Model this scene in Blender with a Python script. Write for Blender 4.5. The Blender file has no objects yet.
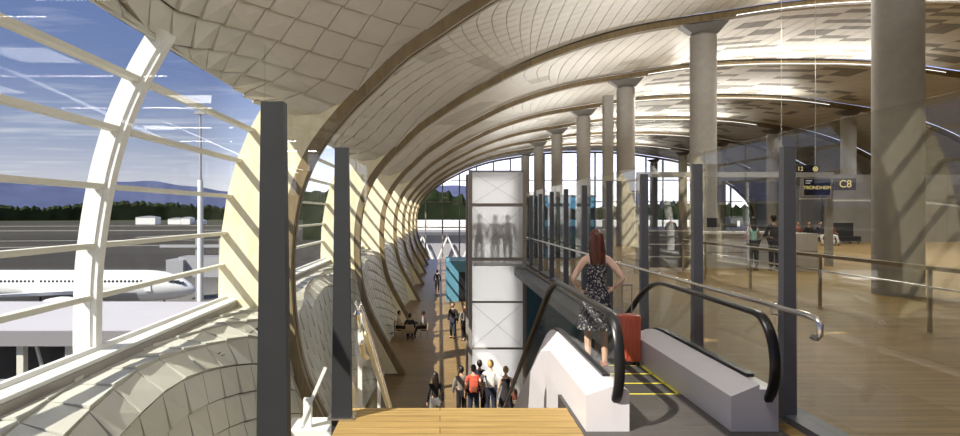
import bpy, bmesh, math, random
from mathutils import Vector, Matrix
random.seed(7)
SC = bpy.context.scene
COL = SC.collection
F = 625.0
EYE = 1.85
def wx(px, d): return (px - 440.0) * d / F          # pixel column at depth d -> world X (used for measuring only)
def wz(py, d): return EYE - (py - 213.0) * d / F

# ---------------------------------------------------------------- materials
def nodes_of(name):
    m = bpy.data.materials.new(name); m.use_nodes = True
    nt = m.node_tree; nt.nodes.clear()
    out = nt.nodes.new('ShaderNodeOutputMaterial')
    return m, nt, out
def pmat(name, col, rough=.5, metal=0., noise=0., scale=6., stretch=(1, 1, 1), bump=0., emit=None, es=1., spec=.5, coat=0.):
    m, nt, out = nodes_of(name)
    b = nt.nodes.new('ShaderNodeBsdfPrincipled')
    b.inputs['Roughness'].default_value = rough; b.inputs['Metallic'].default_value = metal
    b.inputs['Base Color'].default_value = (*col, 1); b.inputs['Specular IOR Level'].default_value = spec
    b.inputs['Coat Weight'].default_value = coat
    if noise or bump:
        tc = nt.nodes.new('ShaderNodeTexCoord'); mp = nt.nodes.new('ShaderNodeMapping'); mp.inputs['Scale'].default_value = stretch
        nz = nt.nodes.new('ShaderNodeTexNoise'); nz.inputs['Scale'].default_value = scale; nz.inputs['Detail'].default_value = 5
        nt.links.new(tc.outputs['Object'], mp.inputs[0]); nt.links.new(mp.outputs[0], nz.inputs['Vector'])
        if noise:
            cr = nt.nodes.new('ShaderNodeValToRGB')
            cr.color_ramp.elements[0].position = .3; cr.color_ramp.elements[1].position = .7
            cr.color_ramp.elements[0].color = (*[c * (1 - noise) for c in col], 1)
            cr.color_ramp.elements[1].color = (*[min(1, c * (1 + noise)) for c in col], 1)
            nt.links.new(nz.outputs['Fac'], cr.inputs[0]); nt.links.new(cr.outputs[0], b.inputs['Base Color'])
        if bump:
            bp = nt.nodes.new('ShaderNodeBump'); bp.inputs['Strength'].default_value = bump; bp.inputs['Distance'].default_value = .02
            nt.links.new(nz.outputs['Fac'], bp.inputs['Height']); nt.links.new(bp.outputs[0], b.inputs['Normal'])
    if emit:
        b.inputs['Emission Color'].default_value = (*emit, 1); b.inputs['Emission Strength'].default_value = es
    nt.links.new(b.outputs[0], out.inputs[0])
    return m
def plank_mat(name, c1, c2, mortar, w=2.2, h=.14, rough=.35, bump=.1, ms=.004):
    m, nt, out = nodes_of(name)
    b = nt.nodes.new('ShaderNodeBsdfPrincipled'); b.inputs['Roughness'].default_value = rough; b.inputs['Specular IOR Level'].default_value = .25
    tc = nt.nodes.new('ShaderNodeTexCoord')
    br = nt.nodes.new('ShaderNodeTexBrick'); br.inputs['Scale'].default_value = 1
    br.inputs['Brick Width'].default_value = w; br.inputs['Row Height'].default_value = h
    br.inputs['Mortar Size'].default_value = ms; br.inputs['Color1'].default_value = (*c1, 1)
    br.inputs['Color2'].default_value = (*c2, 1); br.inputs['Mortar'].default_value = (*mortar, 1)
    mp = nt.nodes.new('ShaderNodeMapping'); mp.inputs['Scale'].default_value = (1.2, 14, 3)
    nz = nt.nodes.new('ShaderNodeTexNoise'); nz.inputs['Scale'].default_value = 1.6; nz.inputs['Detail'].default_value = 6
    mx = nt.nodes.new('ShaderNodeMix'); mx.data_type = 'RGBA'; mx.blend_type = 'MULTIPLY'; mx.inputs[0].default_value = .6
    cr = nt.nodes.new('ShaderNodeValToRGB'); cr.color_ramp.elements[0].color = (.55, .5, .45, 1); cr.color_ramp.elements[1].color = (1.15, 1.12, 1.05, 1)
    cr.color_ramp.elements[0].position = .3; cr.color_ramp.elements[1].position = .7
    L = nt.links
    L.new(tc.outputs['Object'], br.inputs['Vector']); L.new(tc.outputs['Object'], mp.inputs[0]); L.new(mp.outputs[0], nz.inputs['Vector'])
    L.new(nz.outputs['Fac'], cr.inputs[0]); L.new(br.outputs['Color'], mx.inputs[6]); L.new(cr.outputs[0], mx.inputs[7])
    L.new(mx.outputs[2], b.inputs['Base Color']); L.new(b.outputs[0], out.inputs[0])
    return m
def glass_mat(name, tint=(.93, .96, .95), refl=1.0, rough=0.):
    m, nt, out = nodes_of(name)
    t = nt.nodes.new('ShaderNodeBsdfTransparent'); t.inputs[0].default_value = (*tint, 1)
    g = nt.nodes.new('ShaderNodeBsdfGlossy'); g.inputs['Roughness'].default_value = rough; g.inputs[0].default_value = (1, 1, 1, 1)
    lw = nt.nodes.new('ShaderNodeLayerWeight'); lw.inputs[0].default_value = .5
    fr = nt.nodes.new('ShaderNodeMath'); fr.operation = 'POWER'; fr.inputs[1].default_value = 5; nt.links.new(lw.outputs['Facing'], fr.inputs[0])
    mu = nt.nodes.new('ShaderNodeMath'); mu.operation = 'MULTIPLY_ADD'; mu.inputs[1].default_value = .9 * refl; mu.inputs[2].default_value = .04 * refl
    mx = nt.nodes.new('ShaderNodeMixShader')
    nt.links.new(fr.outputs[0], mu.inputs[0]); nt.links.new(mu.outputs[0], mx.inputs[0])
    nt.links.new(t.outputs[0], mx.inputs[1]); nt.links.new(g.outputs[0], mx.inputs[2]); nt.links.new(mx.outputs[0], out.inputs[0])
    return m
def frost_mat(name, col=(.9, .9, .9), mixf=.5, rough=.4):
    m, nt, out = nodes_of(name)
    t = nt.nodes.new('ShaderNodeBsdfTranslucent'); t.inputs[0].default_value = (*col, 1)
    d = nt.nodes.new('ShaderNodeBsdfDiffuse'); d.inputs[0].default_value = (*col, 1)
    g = nt.nodes.new('ShaderNodeBsdfRefraction'); g.inputs['Roughness'].default_value = rough; g.inputs['IOR'].default_value = 1.12
    a = nt.nodes.new('ShaderNodeMixShader'); a.inputs[0].default_value = .4
    c = nt.nodes.new('ShaderNodeMixShader'); c.inputs[0].default_value = mixf
    nt.links.new(t.outputs[0], a.inputs[1]); nt.links.new(d.outputs[0], a.inputs[2])
    nt.links.new(a.outputs[0], c.inputs[1]); nt.links.new(g.outputs[0], c.inputs[2]); nt.links.new(c.outputs[0], out.inputs[0])
    return m
def dots_mat(name, base, dot, scale=26, thr=.32):
    m, nt, out = nodes_of(name)
    b = nt.nodes.new('ShaderNodeBsdfPrincipled'); b.inputs['Roughness'].default_value = .85
    tc = nt.nodes.new('ShaderNodeTexCoord'); v = nt.nodes.new('ShaderNodeTexVoronoi'); v.inputs['Scale'].default_value = scale
    nz = nt.nodes.new('ShaderNodeTexNoise'); nz.inputs['Scale'].default_value = 40
    ad = nt.nodes.new('ShaderNodeMixRGB'); ad.inputs[0].default_value = .06
    lt = nt.nodes.new('ShaderNodeMath'); lt.operation = 'LESS_THAN'; lt.inputs[1].default_value = thr
    mx = nt.nodes.new('ShaderNodeMix'); mx.data_type = 'RGBA'; mx.inputs[6].default_value = (*base, 1); mx.inputs[7].default_value = (*dot, 1)
    nt.links.new(tc.outputs['Object'], ad.inputs[1]); nt.links.new(nz.outputs['Color'], ad.inputs[2]); nt.links.new(ad.outputs[0], v.inputs['Vector'])
    nt.links.new(v.outputs['Distance'], lt.inputs[0]); nt.links.new(lt.outputs[0], mx.inputs[0])
    nt.links.new(mx.outputs[2], b.inputs['Base Color']); nt.links.new(b.outputs[0], out.inputs[0])
    return m
def ply_mat(name, c, dark):
    m, nt, out = nodes_of(name)
    b = nt.nodes.new('ShaderNodeBsdfPrincipled'); b.inputs['Roughness'].default_value = .5
    tc = nt.nodes.new('ShaderNodeTexCoord'); mp = nt.nodes.new('ShaderNodeMapping'); mp.inputs['Scale'].default_value = (2.2, 2.2, .5)
    nz = nt.nodes.new('ShaderNodeTexNoise'); nz.inputs['Scale'].default_value = 2.; nz.inputs['Detail'].default_value = 7; nz.inputs['Distortion'].default_value = 1.2
    cr = nt.nodes.new('ShaderNodeValToRGB'); cr.color_ramp.elements[0].color = (*dark, 1); cr.color_ramp.elements[1].color = (*c, 1)
    cr.color_ramp.elements[0].position = .3; cr.color_ramp.elements[1].position = .6
    L = nt.links
    L.new(tc.outputs['Object'], mp.inputs[0]); L.new(mp.outputs[0], nz.inputs['Vector']); L.new(nz.outputs['Fac'], cr.inputs[0])
    L.new(cr.outputs[0], b.inputs['Base Color']); L.new(b.outputs[0], out.inputs[0])
    return m
def ground_mat(name):
    m, nt, out = nodes_of(name)
    b = nt.nodes.new('ShaderNodeBsdfPrincipled'); b.inputs['Roughness'].default_value = .95; b.inputs['Specular IOR Level'].default_value = .1
    tc = nt.nodes.new('ShaderNodeTexCoord'); sep = nt.nodes.new('ShaderNodeSeparateXYZ')
    mp = nt.nodes.new('ShaderNodeMapping'); mp.inputs['Scale'].default_value = (.002, .02, 1); mp.inputs['Rotation'].default_value = (0, 0, -.12)
    nz = nt.nodes.new('ShaderNodeTexNoise'); nz.inputs['Scale'].default_value = 1.; nz.inputs['Detail'].default_value = 6
    dv = nt.nodes.new('ShaderNodeMath'); dv.operation = 'DIVIDE'; dv.inputs[1].default_value = 1000
    cr = nt.nodes.new('ShaderNodeValToRGB'); e = cr.color_ramp.elements
    e[0].position = 0; e[0].color = (.17, .16, .155, 1); e[1].position = 1; e[1].color = (.05, .06, .03, 1)
    for p, c in ((.10, (.17, .16, .155)), (.15, (.05, .045, .041)), (.24, (.06, .055, .048)), (.30, (.048, .043, .036)), (.45, (.07, .064, .055)), (.52, (.06, .055, .04)), (.8, (.055, .05, .042))):
        x = e.new(p); x.color = (*c, 1)
    mx = nt.nodes.new('ShaderNodeMix'); mx.data_type = 'RGBA'; mx.blend_type = 'MULTIPLY'; mx.inputs[0].default_value = .55
    c2 = nt.nodes.new('ShaderNodeValToRGB'); c2.color_ramp.elements[0].position = .35; c2.color_ramp.elements[1].position = .65
    c2.color_ramp.elements[0].color = (.5, .5, .5, 1); c2.color_ramp.elements[1].color = (1.0, 1.0, 1.0, 1)
    L = nt.links
    L.new(tc.outputs['Object'], sep.inputs[0]); L.new(sep.outputs['Y'], dv.inputs[0]); L.new(dv.outputs[0], cr.inputs[0])
    L.new(tc.outputs['Object'], mp.inputs[0]); L.new(mp.outputs[0], nz.inputs['Vector']); L.new(nz.outputs['Fac'], c2.inputs[0])
    L.new(cr.outputs[0], mx.inputs[6]); L.new(c2.outputs[0], mx.inputs[7]); L.new(mx.outputs[2], b.inputs['Base Color']); L.new(b.outputs[0], out.inputs[0])
    return m
def emat(name, col, s):
    m, nt, out = nodes_of(name)
    e = nt.nodes.new('ShaderNodeEmission'); e.inputs[0].default_value = (*col, 1); e.inputs[1].default_value = s
    nt.links.new(e.outputs[0], out.inputs[0]); return m

M = dict(
    panel=pmat('ceiling panel', (.60, .57, .51), .45, noise=.05, scale=1.5),
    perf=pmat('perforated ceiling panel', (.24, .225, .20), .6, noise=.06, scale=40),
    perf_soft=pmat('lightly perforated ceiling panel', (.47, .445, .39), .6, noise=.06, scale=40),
    scale=pmat('white lining panel', (.56, .55, .49), .35, noise=.04, scale=1.2),
    backing=pmat('dark backing', (.10, .09, .075), .9),
    glulam=ply_mat('glulam', (.24, .18, .095), (.17, .125, .065)),
    groove=pmat('glulam groove', (.17, .12, .065), .7, noise=.2),
    ply=ply_mat('plywood', (.85, .79, .58), (.78, .69, .45)),
    white=pmat('white painted steel', (.80, .80, .78), .4),
    mull=pmat('pale window bar', (.68, .66, .58), .45),
    post=pmat('charcoal steel', (.028, .030, .034), .6, metal=.0, spec=.25, noise=.08, scale=3),
    postl=pmat('slate steel', (.13, .135, .155), .5, metal=.2, noise=.08, scale=3),
    steel=pmat('brushed steel', (.62, .61, .60), .28, metal=1., noise=.05, scale=30, stretch=(1, 8, 1)),
    chrome=pmat('polished steel', (.8, .79, .77), .15, metal=1.),
    rubber=pmat('black rubber', (.010, .010, .011), .3, spec=.4),
    clad=pmat('white escalator cladding', (.66, .64, .67), .38, metal=.15, noise=.03, scale=2),
    plate=plank_mat('ribbed landing plate', (.075, .07, .07), (.085, .08, .08), (.02, .02, .02), 4., .022, .45, .2, .003),
    step=plank_mat('ribbed step', (.06, .06, .06), (.07, .07, .07), (.015, .015, .015), 3., .03, .5, .2, .004),
    yellow=pmat('yellow line', (.62, .55, .06), .5),
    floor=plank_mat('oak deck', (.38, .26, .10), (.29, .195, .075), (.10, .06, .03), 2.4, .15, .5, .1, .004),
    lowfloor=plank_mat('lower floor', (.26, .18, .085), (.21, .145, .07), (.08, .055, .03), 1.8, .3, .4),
    conc=pmat('concrete', (.36, .345, .32), .75, noise=.06, scale=5, bump=.05),
    capit=pmat('grey steel capital', (.22, .21, .20), .5, metal=.3),
    glass=glass_mat('clear glass', (.90, .91, .90), .9),
    lglass=glass_mat('left screen glass', (.955, .97, .965), .10),
    wglass=glass_mat('window glass', (.985, .99, .99), .035),
    bglass=glass_mat('balustrade glass', (.96, .97, .955), .3),
    teal=glass_mat('teal glass', (.28, .48, .58), .8),
    frost=frost_mat('frosted glass', (.90, .90, .91), .42, .7),
    bar=pmat('taupe steel frame', (.30, .27, .245), .5, metal=.2),
    counter=pmat('white counter', (.60, .58, .55), .4),
    greywall=pmat('grey wall panel', (.36, .35, .34), .6, noise=.08, scale=1.5),
    darkwall=pmat('dark wall', (.12, .115, .12), .7),
    black=pmat('black plastic', (.015, .015, .02), .35),
    scr=pmat('screen', (.008, .008, .02), .2),
    gold=emat('lit yellow letters', (.95, .72, .25), .9),
    white_lit=emat('lit white bars', (.9, .9, .85), .7),
    skyl=emat('tube lamp', (1., .97, .90), 2.5),
    ground=ground_mat('airfield'),
    line=pmat('pale taxiway marking', (.5, .48, .42), .9),
    hill=pmat('hazy hill', (.075, .09, .17), 1., noise=.12, scale=.004, spec=0.),  # distance haze is put into the blue base colour
    tree=pmat('treeline', (.02, .028, .014), 1., noise=.5, scale=.05, spec=0.),
    plane=pmat('white aircraft', (.78, .78, .78), .3, coat=.3),
    pgrey=pmat('aircraft grey', (.35, .35, .37), .4),
    pwin=pmat('aircraft window', (.03, .035, .05), .2),
    roofw=pmat('pale flat roof', (.44, .42, .45), .8, noise=.03, scale=.3),
    fascia=pmat('grey fascia', (.25, .235, .25), .7),
    bluebld=pmat('teal blue cladding', (.10, .27, .38), .5, noise=.05),
    skin=pmat('skin', (.52, .30, .20), .55), skin2=pmat('fair skin', (.68, .45, .34), .55),
    lip=pmat('lip', (.40, .12, .10), .5), eye=pmat('eye', (.02, .015, .01), .2),
    hair_br=pmat('auburn hair', (.085, .026, .014), .38, noise=.45, scale=30, stretch=(3, 3, .25), bump=.4),
    hair_dk=pmat('dark hair', (.015, .010, .008), .45, noise=.4, scale=30, stretch=(3, 3, .3)),
    hair_bl=pmat('blond hair', (.50, .33, .12), .45, noise=.25, scale=30, stretch=(3, 3, .3)),
    floral=dots_mat('navy floral cotton', (.012, .013, .03), (.62, .58, .50), 38, .30),
    cwhite=pmat('white cotton', (.80, .79, .74), .9), cblack=pmat('black cloth', (.014, .013, .015), .9),
    cnavy=pmat('navy cloth', (.02, .024, .045), .9), cred=pmat('red cloth', (.55, .09, .05), .9),
    cgrey=pmat('grey cloth', (.20, .19, .18), .9), cteal=pmat('mint cloth', (.36, .66, .62), .9),
    cbrown=pmat('brown leather', (.22, .06, .03), .6), ctan=pmat('tan cloth', (.42, .32, .2), .9),
    case=pmat('red suitcase shell', (.42, .085, .045), .35, coat=.2),
)

# ---------------------------------------------------------------- mesh helpers
class MB:
    def __init__(s): s.v, s.f, s.m = [], [], []
    def add(s, vs, fs, mi=0):
        b = len(s.v); s.v += [tuple(p) for p in vs]
        for f in fs: s.f.append(tuple(b + i for i in f)); s.m.append(mi)
    def box(s, lo, hi, mi=0):
        (x0, y0, z0), (x1, y1, z1) = lo, hi
        s.add([(x0, y0, z0), (x1, y0, z0), (x1, y1, z0), (x0, y1, z0), (x0, y0, z1), (x1, y0, z1), (x1, y1, z1), (x0, y1, z1)],
              [(0, 3, 2, 1), (4, 5, 6, 7), (0, 1, 5, 4), (1, 2, 6, 5), (2, 3, 7, 6), (3, 0, 4, 7)], mi)
    def loft(s, rings, mi=0, cap=True, closed=True):
        n = len(rings[0]); vs = [p for r in rings for p in r]; fs = []
        for i in range(len(rings) - 1):
            for j in range(n if closed else n - 1):
                k = (j + 1) % n
                fs.append((i * n + j, i * n + k, (i + 1) * n + k, (i + 1) * n + j))
        if cap and closed: fs += [tuple(range(n - 1, -1, -1)), tuple((len(rings) - 1) * n + j for j in range(n))]
        s.add(vs, fs, mi)
    def tube(s, path, r, n=10, mi=0, cap=True):
        P = [Vector(p) for p in path]; rings = []; up = None
        for i, p in enumerate(P):
            t = (P[min(i + 1, len(P) - 1)] - P[max(i - 1, 0)]).normalized()
            if up is None: up = Vector((0, 0, 1)) if abs(t.z) < .9 else Vector((1, 0, 0))
            a = t.cross(up).normalized(); b = a.cross(t).normalized(); up = b
            rr = r[i] if isinstance(r, (list, tuple)) else r
            rings.append([p + a * math.cos(2 * math.pi * j / n) * rr + b * math.sin(2 * math.pi * j / n) * rr for j in range(n)])
        s.loft(rings, mi, cap)
    def bar(s, a, b, w, h=None, mi=0):
        h = h or w; a, b = Vector(a), Vector(b); t = (b - a).normalized()
        up = Vector((0, 0, 1)) if abs(t.z) < .95 else Vector((0, 1, 0))
        x = t.cross(up).normalized() * w / 2; y = x.cross(t).normalized() * h / 2
        s.loft([[p - x - y, p + x - y, p + x + y, p - x + y] for p in (a, b)], mi)
    def cyl(s, c, r, z0, z1, n=32, mi=0, r1=None):
        r1 = r if r1 is None else r1
        s.loft([[(c[0] + rr * math.cos(2 * math.pi * j / n), c[1] + rr * math.sin(2 * math.pi * j / n), z) for j in range(n)] for rr, z in ((r, z0), (r1, z1))], mi)
    def sphere(s, c, r, nu=14, nv=9, mi=0, fn=None):
        r = r if isinstance(r, (list, tuple)) else (r, r, r); rings = []
        for i in range(nv + 1):
            th = math.pi * i / nv; th = min(max(th, .02), math.pi - .02)
            ring = []
            for j in range(nu):
                ph = 2 * math.pi * j / nu
                q = Vector((math.sin(th) * math.cos(ph), math.sin(th) * math.sin(ph), -math.cos(th)))
                if fn: q = fn(q)
                ring.append((c[0] + q.x * r[0], c[1] + q.y * r[1], c[2] + q.z * r[2]))
            rings.append(ring)
        s.loft(rings, mi)
    def prism_x(s, poly, x0, x1, mi=0):          # poly of (y, z)
        s.loft([[(x, y, z) for y, z in poly] for x in (x0, x1)], mi)
    def prism_y(s, poly, y0, y1, mi=0):          # poly of (x, z)
        s.loft([[(x, y, z) for x, z in poly] for y in (y0, y1)], mi)
    def build(s, name, mat, parent=None, smooth=False, loc=None, bevel=0):
        off = Vector((0, 0, 0)); q = parent
        while q is not None: off += q.location; q = q.parent
        if loc: off = off + Vector(loc)
        me = bpy.data.meshes.new(name)
        me.from_pydata([(x - off.x, y - off.y, z - off.z) for x, y, z in s.v], [], s.f)
        mats = mat if isinstance(mat, (list, tuple)) else [mat]
        for m in mats: me.materials.append(M[m] if isinstance(m, str) else m)
        me.polygons.foreach_set('material_index', s.m)
        bm = bmesh.new(); bm.from_mesh(me); bmesh.ops.recalc_face_normals(bm, faces=bm.faces)
        if bevel: bmesh.ops.bevel(bm, geom=bm.edges, offset=bevel, segments=2, affect='EDGES', profile=.5)
        bm.to_mesh(me); bm.free()
        if smooth:
            me.polygons.foreach_set('use_smooth', [True] * len(me.polygons))
            try: me.set_sharp_from_angle(angle=math.radians(40))
            except Exception: pass
        me.update()
        o = bpy.data.objects.new(name, me); COL.objects.link(o)
        if loc: o.location = loc
        if parent is not None: o.parent = parent
        return o
def tag(o, label=None, cat=None, group=None, kind=None):
    if label: o['label'] = label
    if cat: o['category'] = cat
    if group: o['group'] = group
    if kind: o['kind'] = kind
    return o
def thing(name, label, cat, loc=(0, 0, 0), group=None, kind=None):
    o = bpy.data.objects.new(name, None); COL.objects.link(o); o.location = loc; o.empty_display_size = .2
    return tag(o, label, cat, group, kind)
def text_mesh(s, size, name, mat, parent, loc, align='CENTER', rotz=0, depth=.004):
    c = bpy.data.curves.new(name, 'FONT'); c.body = s; c.size = size; c.align_x = align; c.align_y = 'CENTER'; c.extrude = depth
    t = bpy.data.objects.new(name + '_tmp', c); COL.objects.link(t)
    dg = bpy.context.evaluated_depsgraph_get(); me = bpy.data.meshes.new_from_object(t.evaluated_get(dg))
    COL.objects.unlink(t); bpy.data.objects.remove(t)
    R = Matrix.Rotation(rotz, 4, 'Z') @ Matrix.Rotation(math.radians(90), 4, 'X')
    off = Vector((0, 0, 0)); q = parent
    while q is not None: off += q.location; q = q.parent
    me.transform(Matrix.Translation(Vector(loc) - off) @ R)
    me.materials.clear(); me.materials.append(M[mat])
    o = bpy.data.objects.new(name, me); COL.objects.link(o); o.parent = parent
    return o
ORD = ['first', 'second', 'third', 'fourth', 'fifth', 'sixth', 'seventh', 'eighth', 'ninth', 'tenth', 'eleventh', 'twelfth']

# ---------------------------------------------------------------- curves of the hall's section
def crm(P, n):                                     # centripetal-ish Catmull-Rom, n samples per span
    P = [Vector((p[0], p[1])) for p in P]; out = []
    for i in range(len(P) - 1):
        p0 = P[i - 1] if i else P[0] * 2 - P[1]; p1, p2 = P[i], P[i + 1]
        p3 = P[i + 2] if i + 2 < len(P) else p2 * 2 - p1
        for k in range(n):
            t = k / n
            out.append(.5 * ((2 * p1) + (p2 - p0) * t + (2 * p0 - 5 * p1 + 4 * p2 - p3) * t * t + (3 * p1 - p0 - 3 * p2 + p3) * t ** 3))
    out.append(P[-1]); return out
def resample(C, N):
    L = [0]
    for a, b in zip(C, C[1:]): L.append(L[-1] + (b - a).length)
    out, j = [], 0
    for i in range(N + 1):
        s = L[-1] * i / N
        while j < len(L) - 2 and L[j + 1] < s: j += 1
        t = (s - L[j]) / max(1e-9, L[j + 1] - L[j]); out.append(C[j].lerp(C[j + 1], t))
    return out
CX = 20.0
def mirror(P): return P + [(2 * CX - x, z) for x, z in reversed(P[:-1])]
PR = mirror([(-1.35, -4.5), (-1.95, -3.4), (-2.5, -2.4), (-2.85, -1.6), (-3.06, -.7), (-3.14, .3), (-3.12, 1.2), (-2.98, 2.15), (-2.6, 3.1), (-1.95, 3.95),
     (-1.38, 4.5), (-.75, 5.1), (0, 5.62), (.83, 6.17), (1.58, 6.6), (3.55, 7.6), (5.5, 8.33), (7.5, 8.88), (9.5, 9.24), (11, 9.47), (14, 9.9), (17.2, 10.1), (20, 10.13)])
RIBC = crm(PR, 5)
U0 = mirror([(-3.75, 4.15), (-2.9, 3.87), (-2.15, 4.12), (-1.55, 4.68), (-.8, 5.38), (0, 5.93), (.75, 6.43), (1.5, 6.87), (3.4, 7.84), (5.4, 8.6), (7.4, 9.16), (9.4, 9.53), (11, 9.77), (14, 10.2), (17, 10.4), (20, 10.43)])
U1 = mirror([(-3.75, 4.15), (-3.69, 4.6), (-3.45, 5.1), (-3.05, 5.6), (-2.5, 6.1), (-1.8, 6.55), (-1.0, 6.97), (-.1, 7.35), (2.4, 8.1), (5.0, 8.8), (7.3, 9.3), (9.4, 9.62), (11, 9.85), (14, 10.25), (17, 10.45), (20, 10.48)])
L0 = [(-4.32, -.13), (-3.9, -.15), (-3.5, -.20), (-3.28, -.45), (-3.20, -1.2), (-2.99, -1.95), (-2.6, -3.1), (-2.2, -4.5)]
L1 = [(-4.32, -.13), (-4.10, -.13), (-3.80, -.17), (-3.55, -.34), (-3.46, -.9), (-3.32, -1.75), (-3.05, -2.9), (-2.5, -4.5)]
WC = [(-4.62, -.2), (-4.63, .3), (-4.6, 1.2), (-4.45, 2.2), (-4.25, 2.95), (-3.98, 3.6), (-3.62, 4.25)]
def wxz(z):
    for (x0, z0), (x1, z1) in zip(WC, WC[1:]):
        if z <= z1: return x0 + (x1 - x0) * (z - z0) / (z1 - z0)
    return WC[-1][0]
RIB_Y = [3.1, 13.4, 24.7, 35.0, 45.3, 55.6, 65.9, 76.2, 86.5]
ALL_Y = list(RIB_Y)
RW = .21                                           # half width of a rib

def tiled(name, A0, A1, N, y0, y1, ny, tilt_fn, perf_fn, label, mats, flip=-1, K=4.5, vmin=0., FAN=.34):
    S0, S1 = resample(crm(A0, 8), N), resample(crm(A1, 8), N)
    def pt(i, v):
        i = min(max(i, 0), N); a = int(min(i, N - 1)); f = i - a
        m = max(0., math.sin(math.pi * min(max(v, 0), 1))) ** .9
        p = S0[a].lerp(S0[a + 1], f).lerp(S1[a].lerp(S1[a + 1], f), m)
        return Vector((p.x, y0 + (y1 - y0) * v, p.y))
    mb = MB(); bk = MB()
    def ease(i): x = max(0, min(1, i / 9)); return x * x * (3 - 2 * x) * .5 + x * .5
    def uv(i, v):                                  # fan of the panel joints: rows climb towards the ribs, columns lean to mid-bay
        e = ease(i); vv = .5 + (v - .5) * (1 - FAN * e)
        return min(max(i + K * min(1.2, abs(2 * v - 1)) ** 1.6 * (1 - max(0, min(1, (i - 8) / 10))), 0), N), min(max(vv, 0), 1)
    ext = int(ny * FAN / (1 - FAN) / 2) + 2
    for i in range(-int(K * 1.4) - 1, N):
        for j in range(-ext, ny + ext):
            va, vb = j / ny, (j + 1) / ny
            g = .013; gi = .02
            w = [uv(i + a, b) for a, b in ((gi, va + g / ny), (1 - gi, va + g / ny), (1 - gi, vb - g / ny), (gi, vb - g / ny))]
            if max(w[1][0] - w[0][0], w[2][0] - w[3][0]) < .04 or max(w[3][1] - w[0][1], w[2][1] - w[1][1]) < .004: continue
            if max(x[1] for x in w) < vmin + .01: continue
            q = [pt(*x) for x in w]
            n = ((q[1] - q[0]) + (q[2] - q[3])).cross((q[3] - q[0]) + (q[2] - q[1])).normalized() * flip
            cx = (q[0].x + q[2].x) / 2
            t = tilt_fn(i, j, cx)
            lift = [t * 1.0, 0, 0, t * .45] if flip < 0 else [0, t, t * .5, 0]
            low = [p + n * l for p, l in zip(q, lift)]; top = [p - n * .03 for p in q]
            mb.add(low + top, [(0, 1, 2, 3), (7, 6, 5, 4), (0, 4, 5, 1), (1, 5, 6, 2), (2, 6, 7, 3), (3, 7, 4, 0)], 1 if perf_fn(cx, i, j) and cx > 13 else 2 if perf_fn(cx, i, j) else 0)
    nb = 10
    for i in range(N):
        for j in range(nb):
            if (j + 1) / nb < vmin + .01: continue
            c = [pt(i, j / nb), pt(i + 1, j / nb), pt(i + 1, (j + 1) / nb), pt(i, (j + 1) / nb)]
            n = (c[1] - c[0]).cross(c[3] - c[0]).normalized() * flip
            c = [p - n * .09 for p in c]; d = [p - n * .01 for p in c]
            bk.add(c + d, [(0, 1, 2, 3), (7, 6, 5, 4), (0, 4, 5, 1), (1, 5, 6, 2), (2, 6, 7, 3), (3, 7, 4, 0)])
    o = mb.build(name, mats); tag(o, label, None, None, 'structure')
    bk.build('backing', 'backing', o)
    return o, pt

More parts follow.
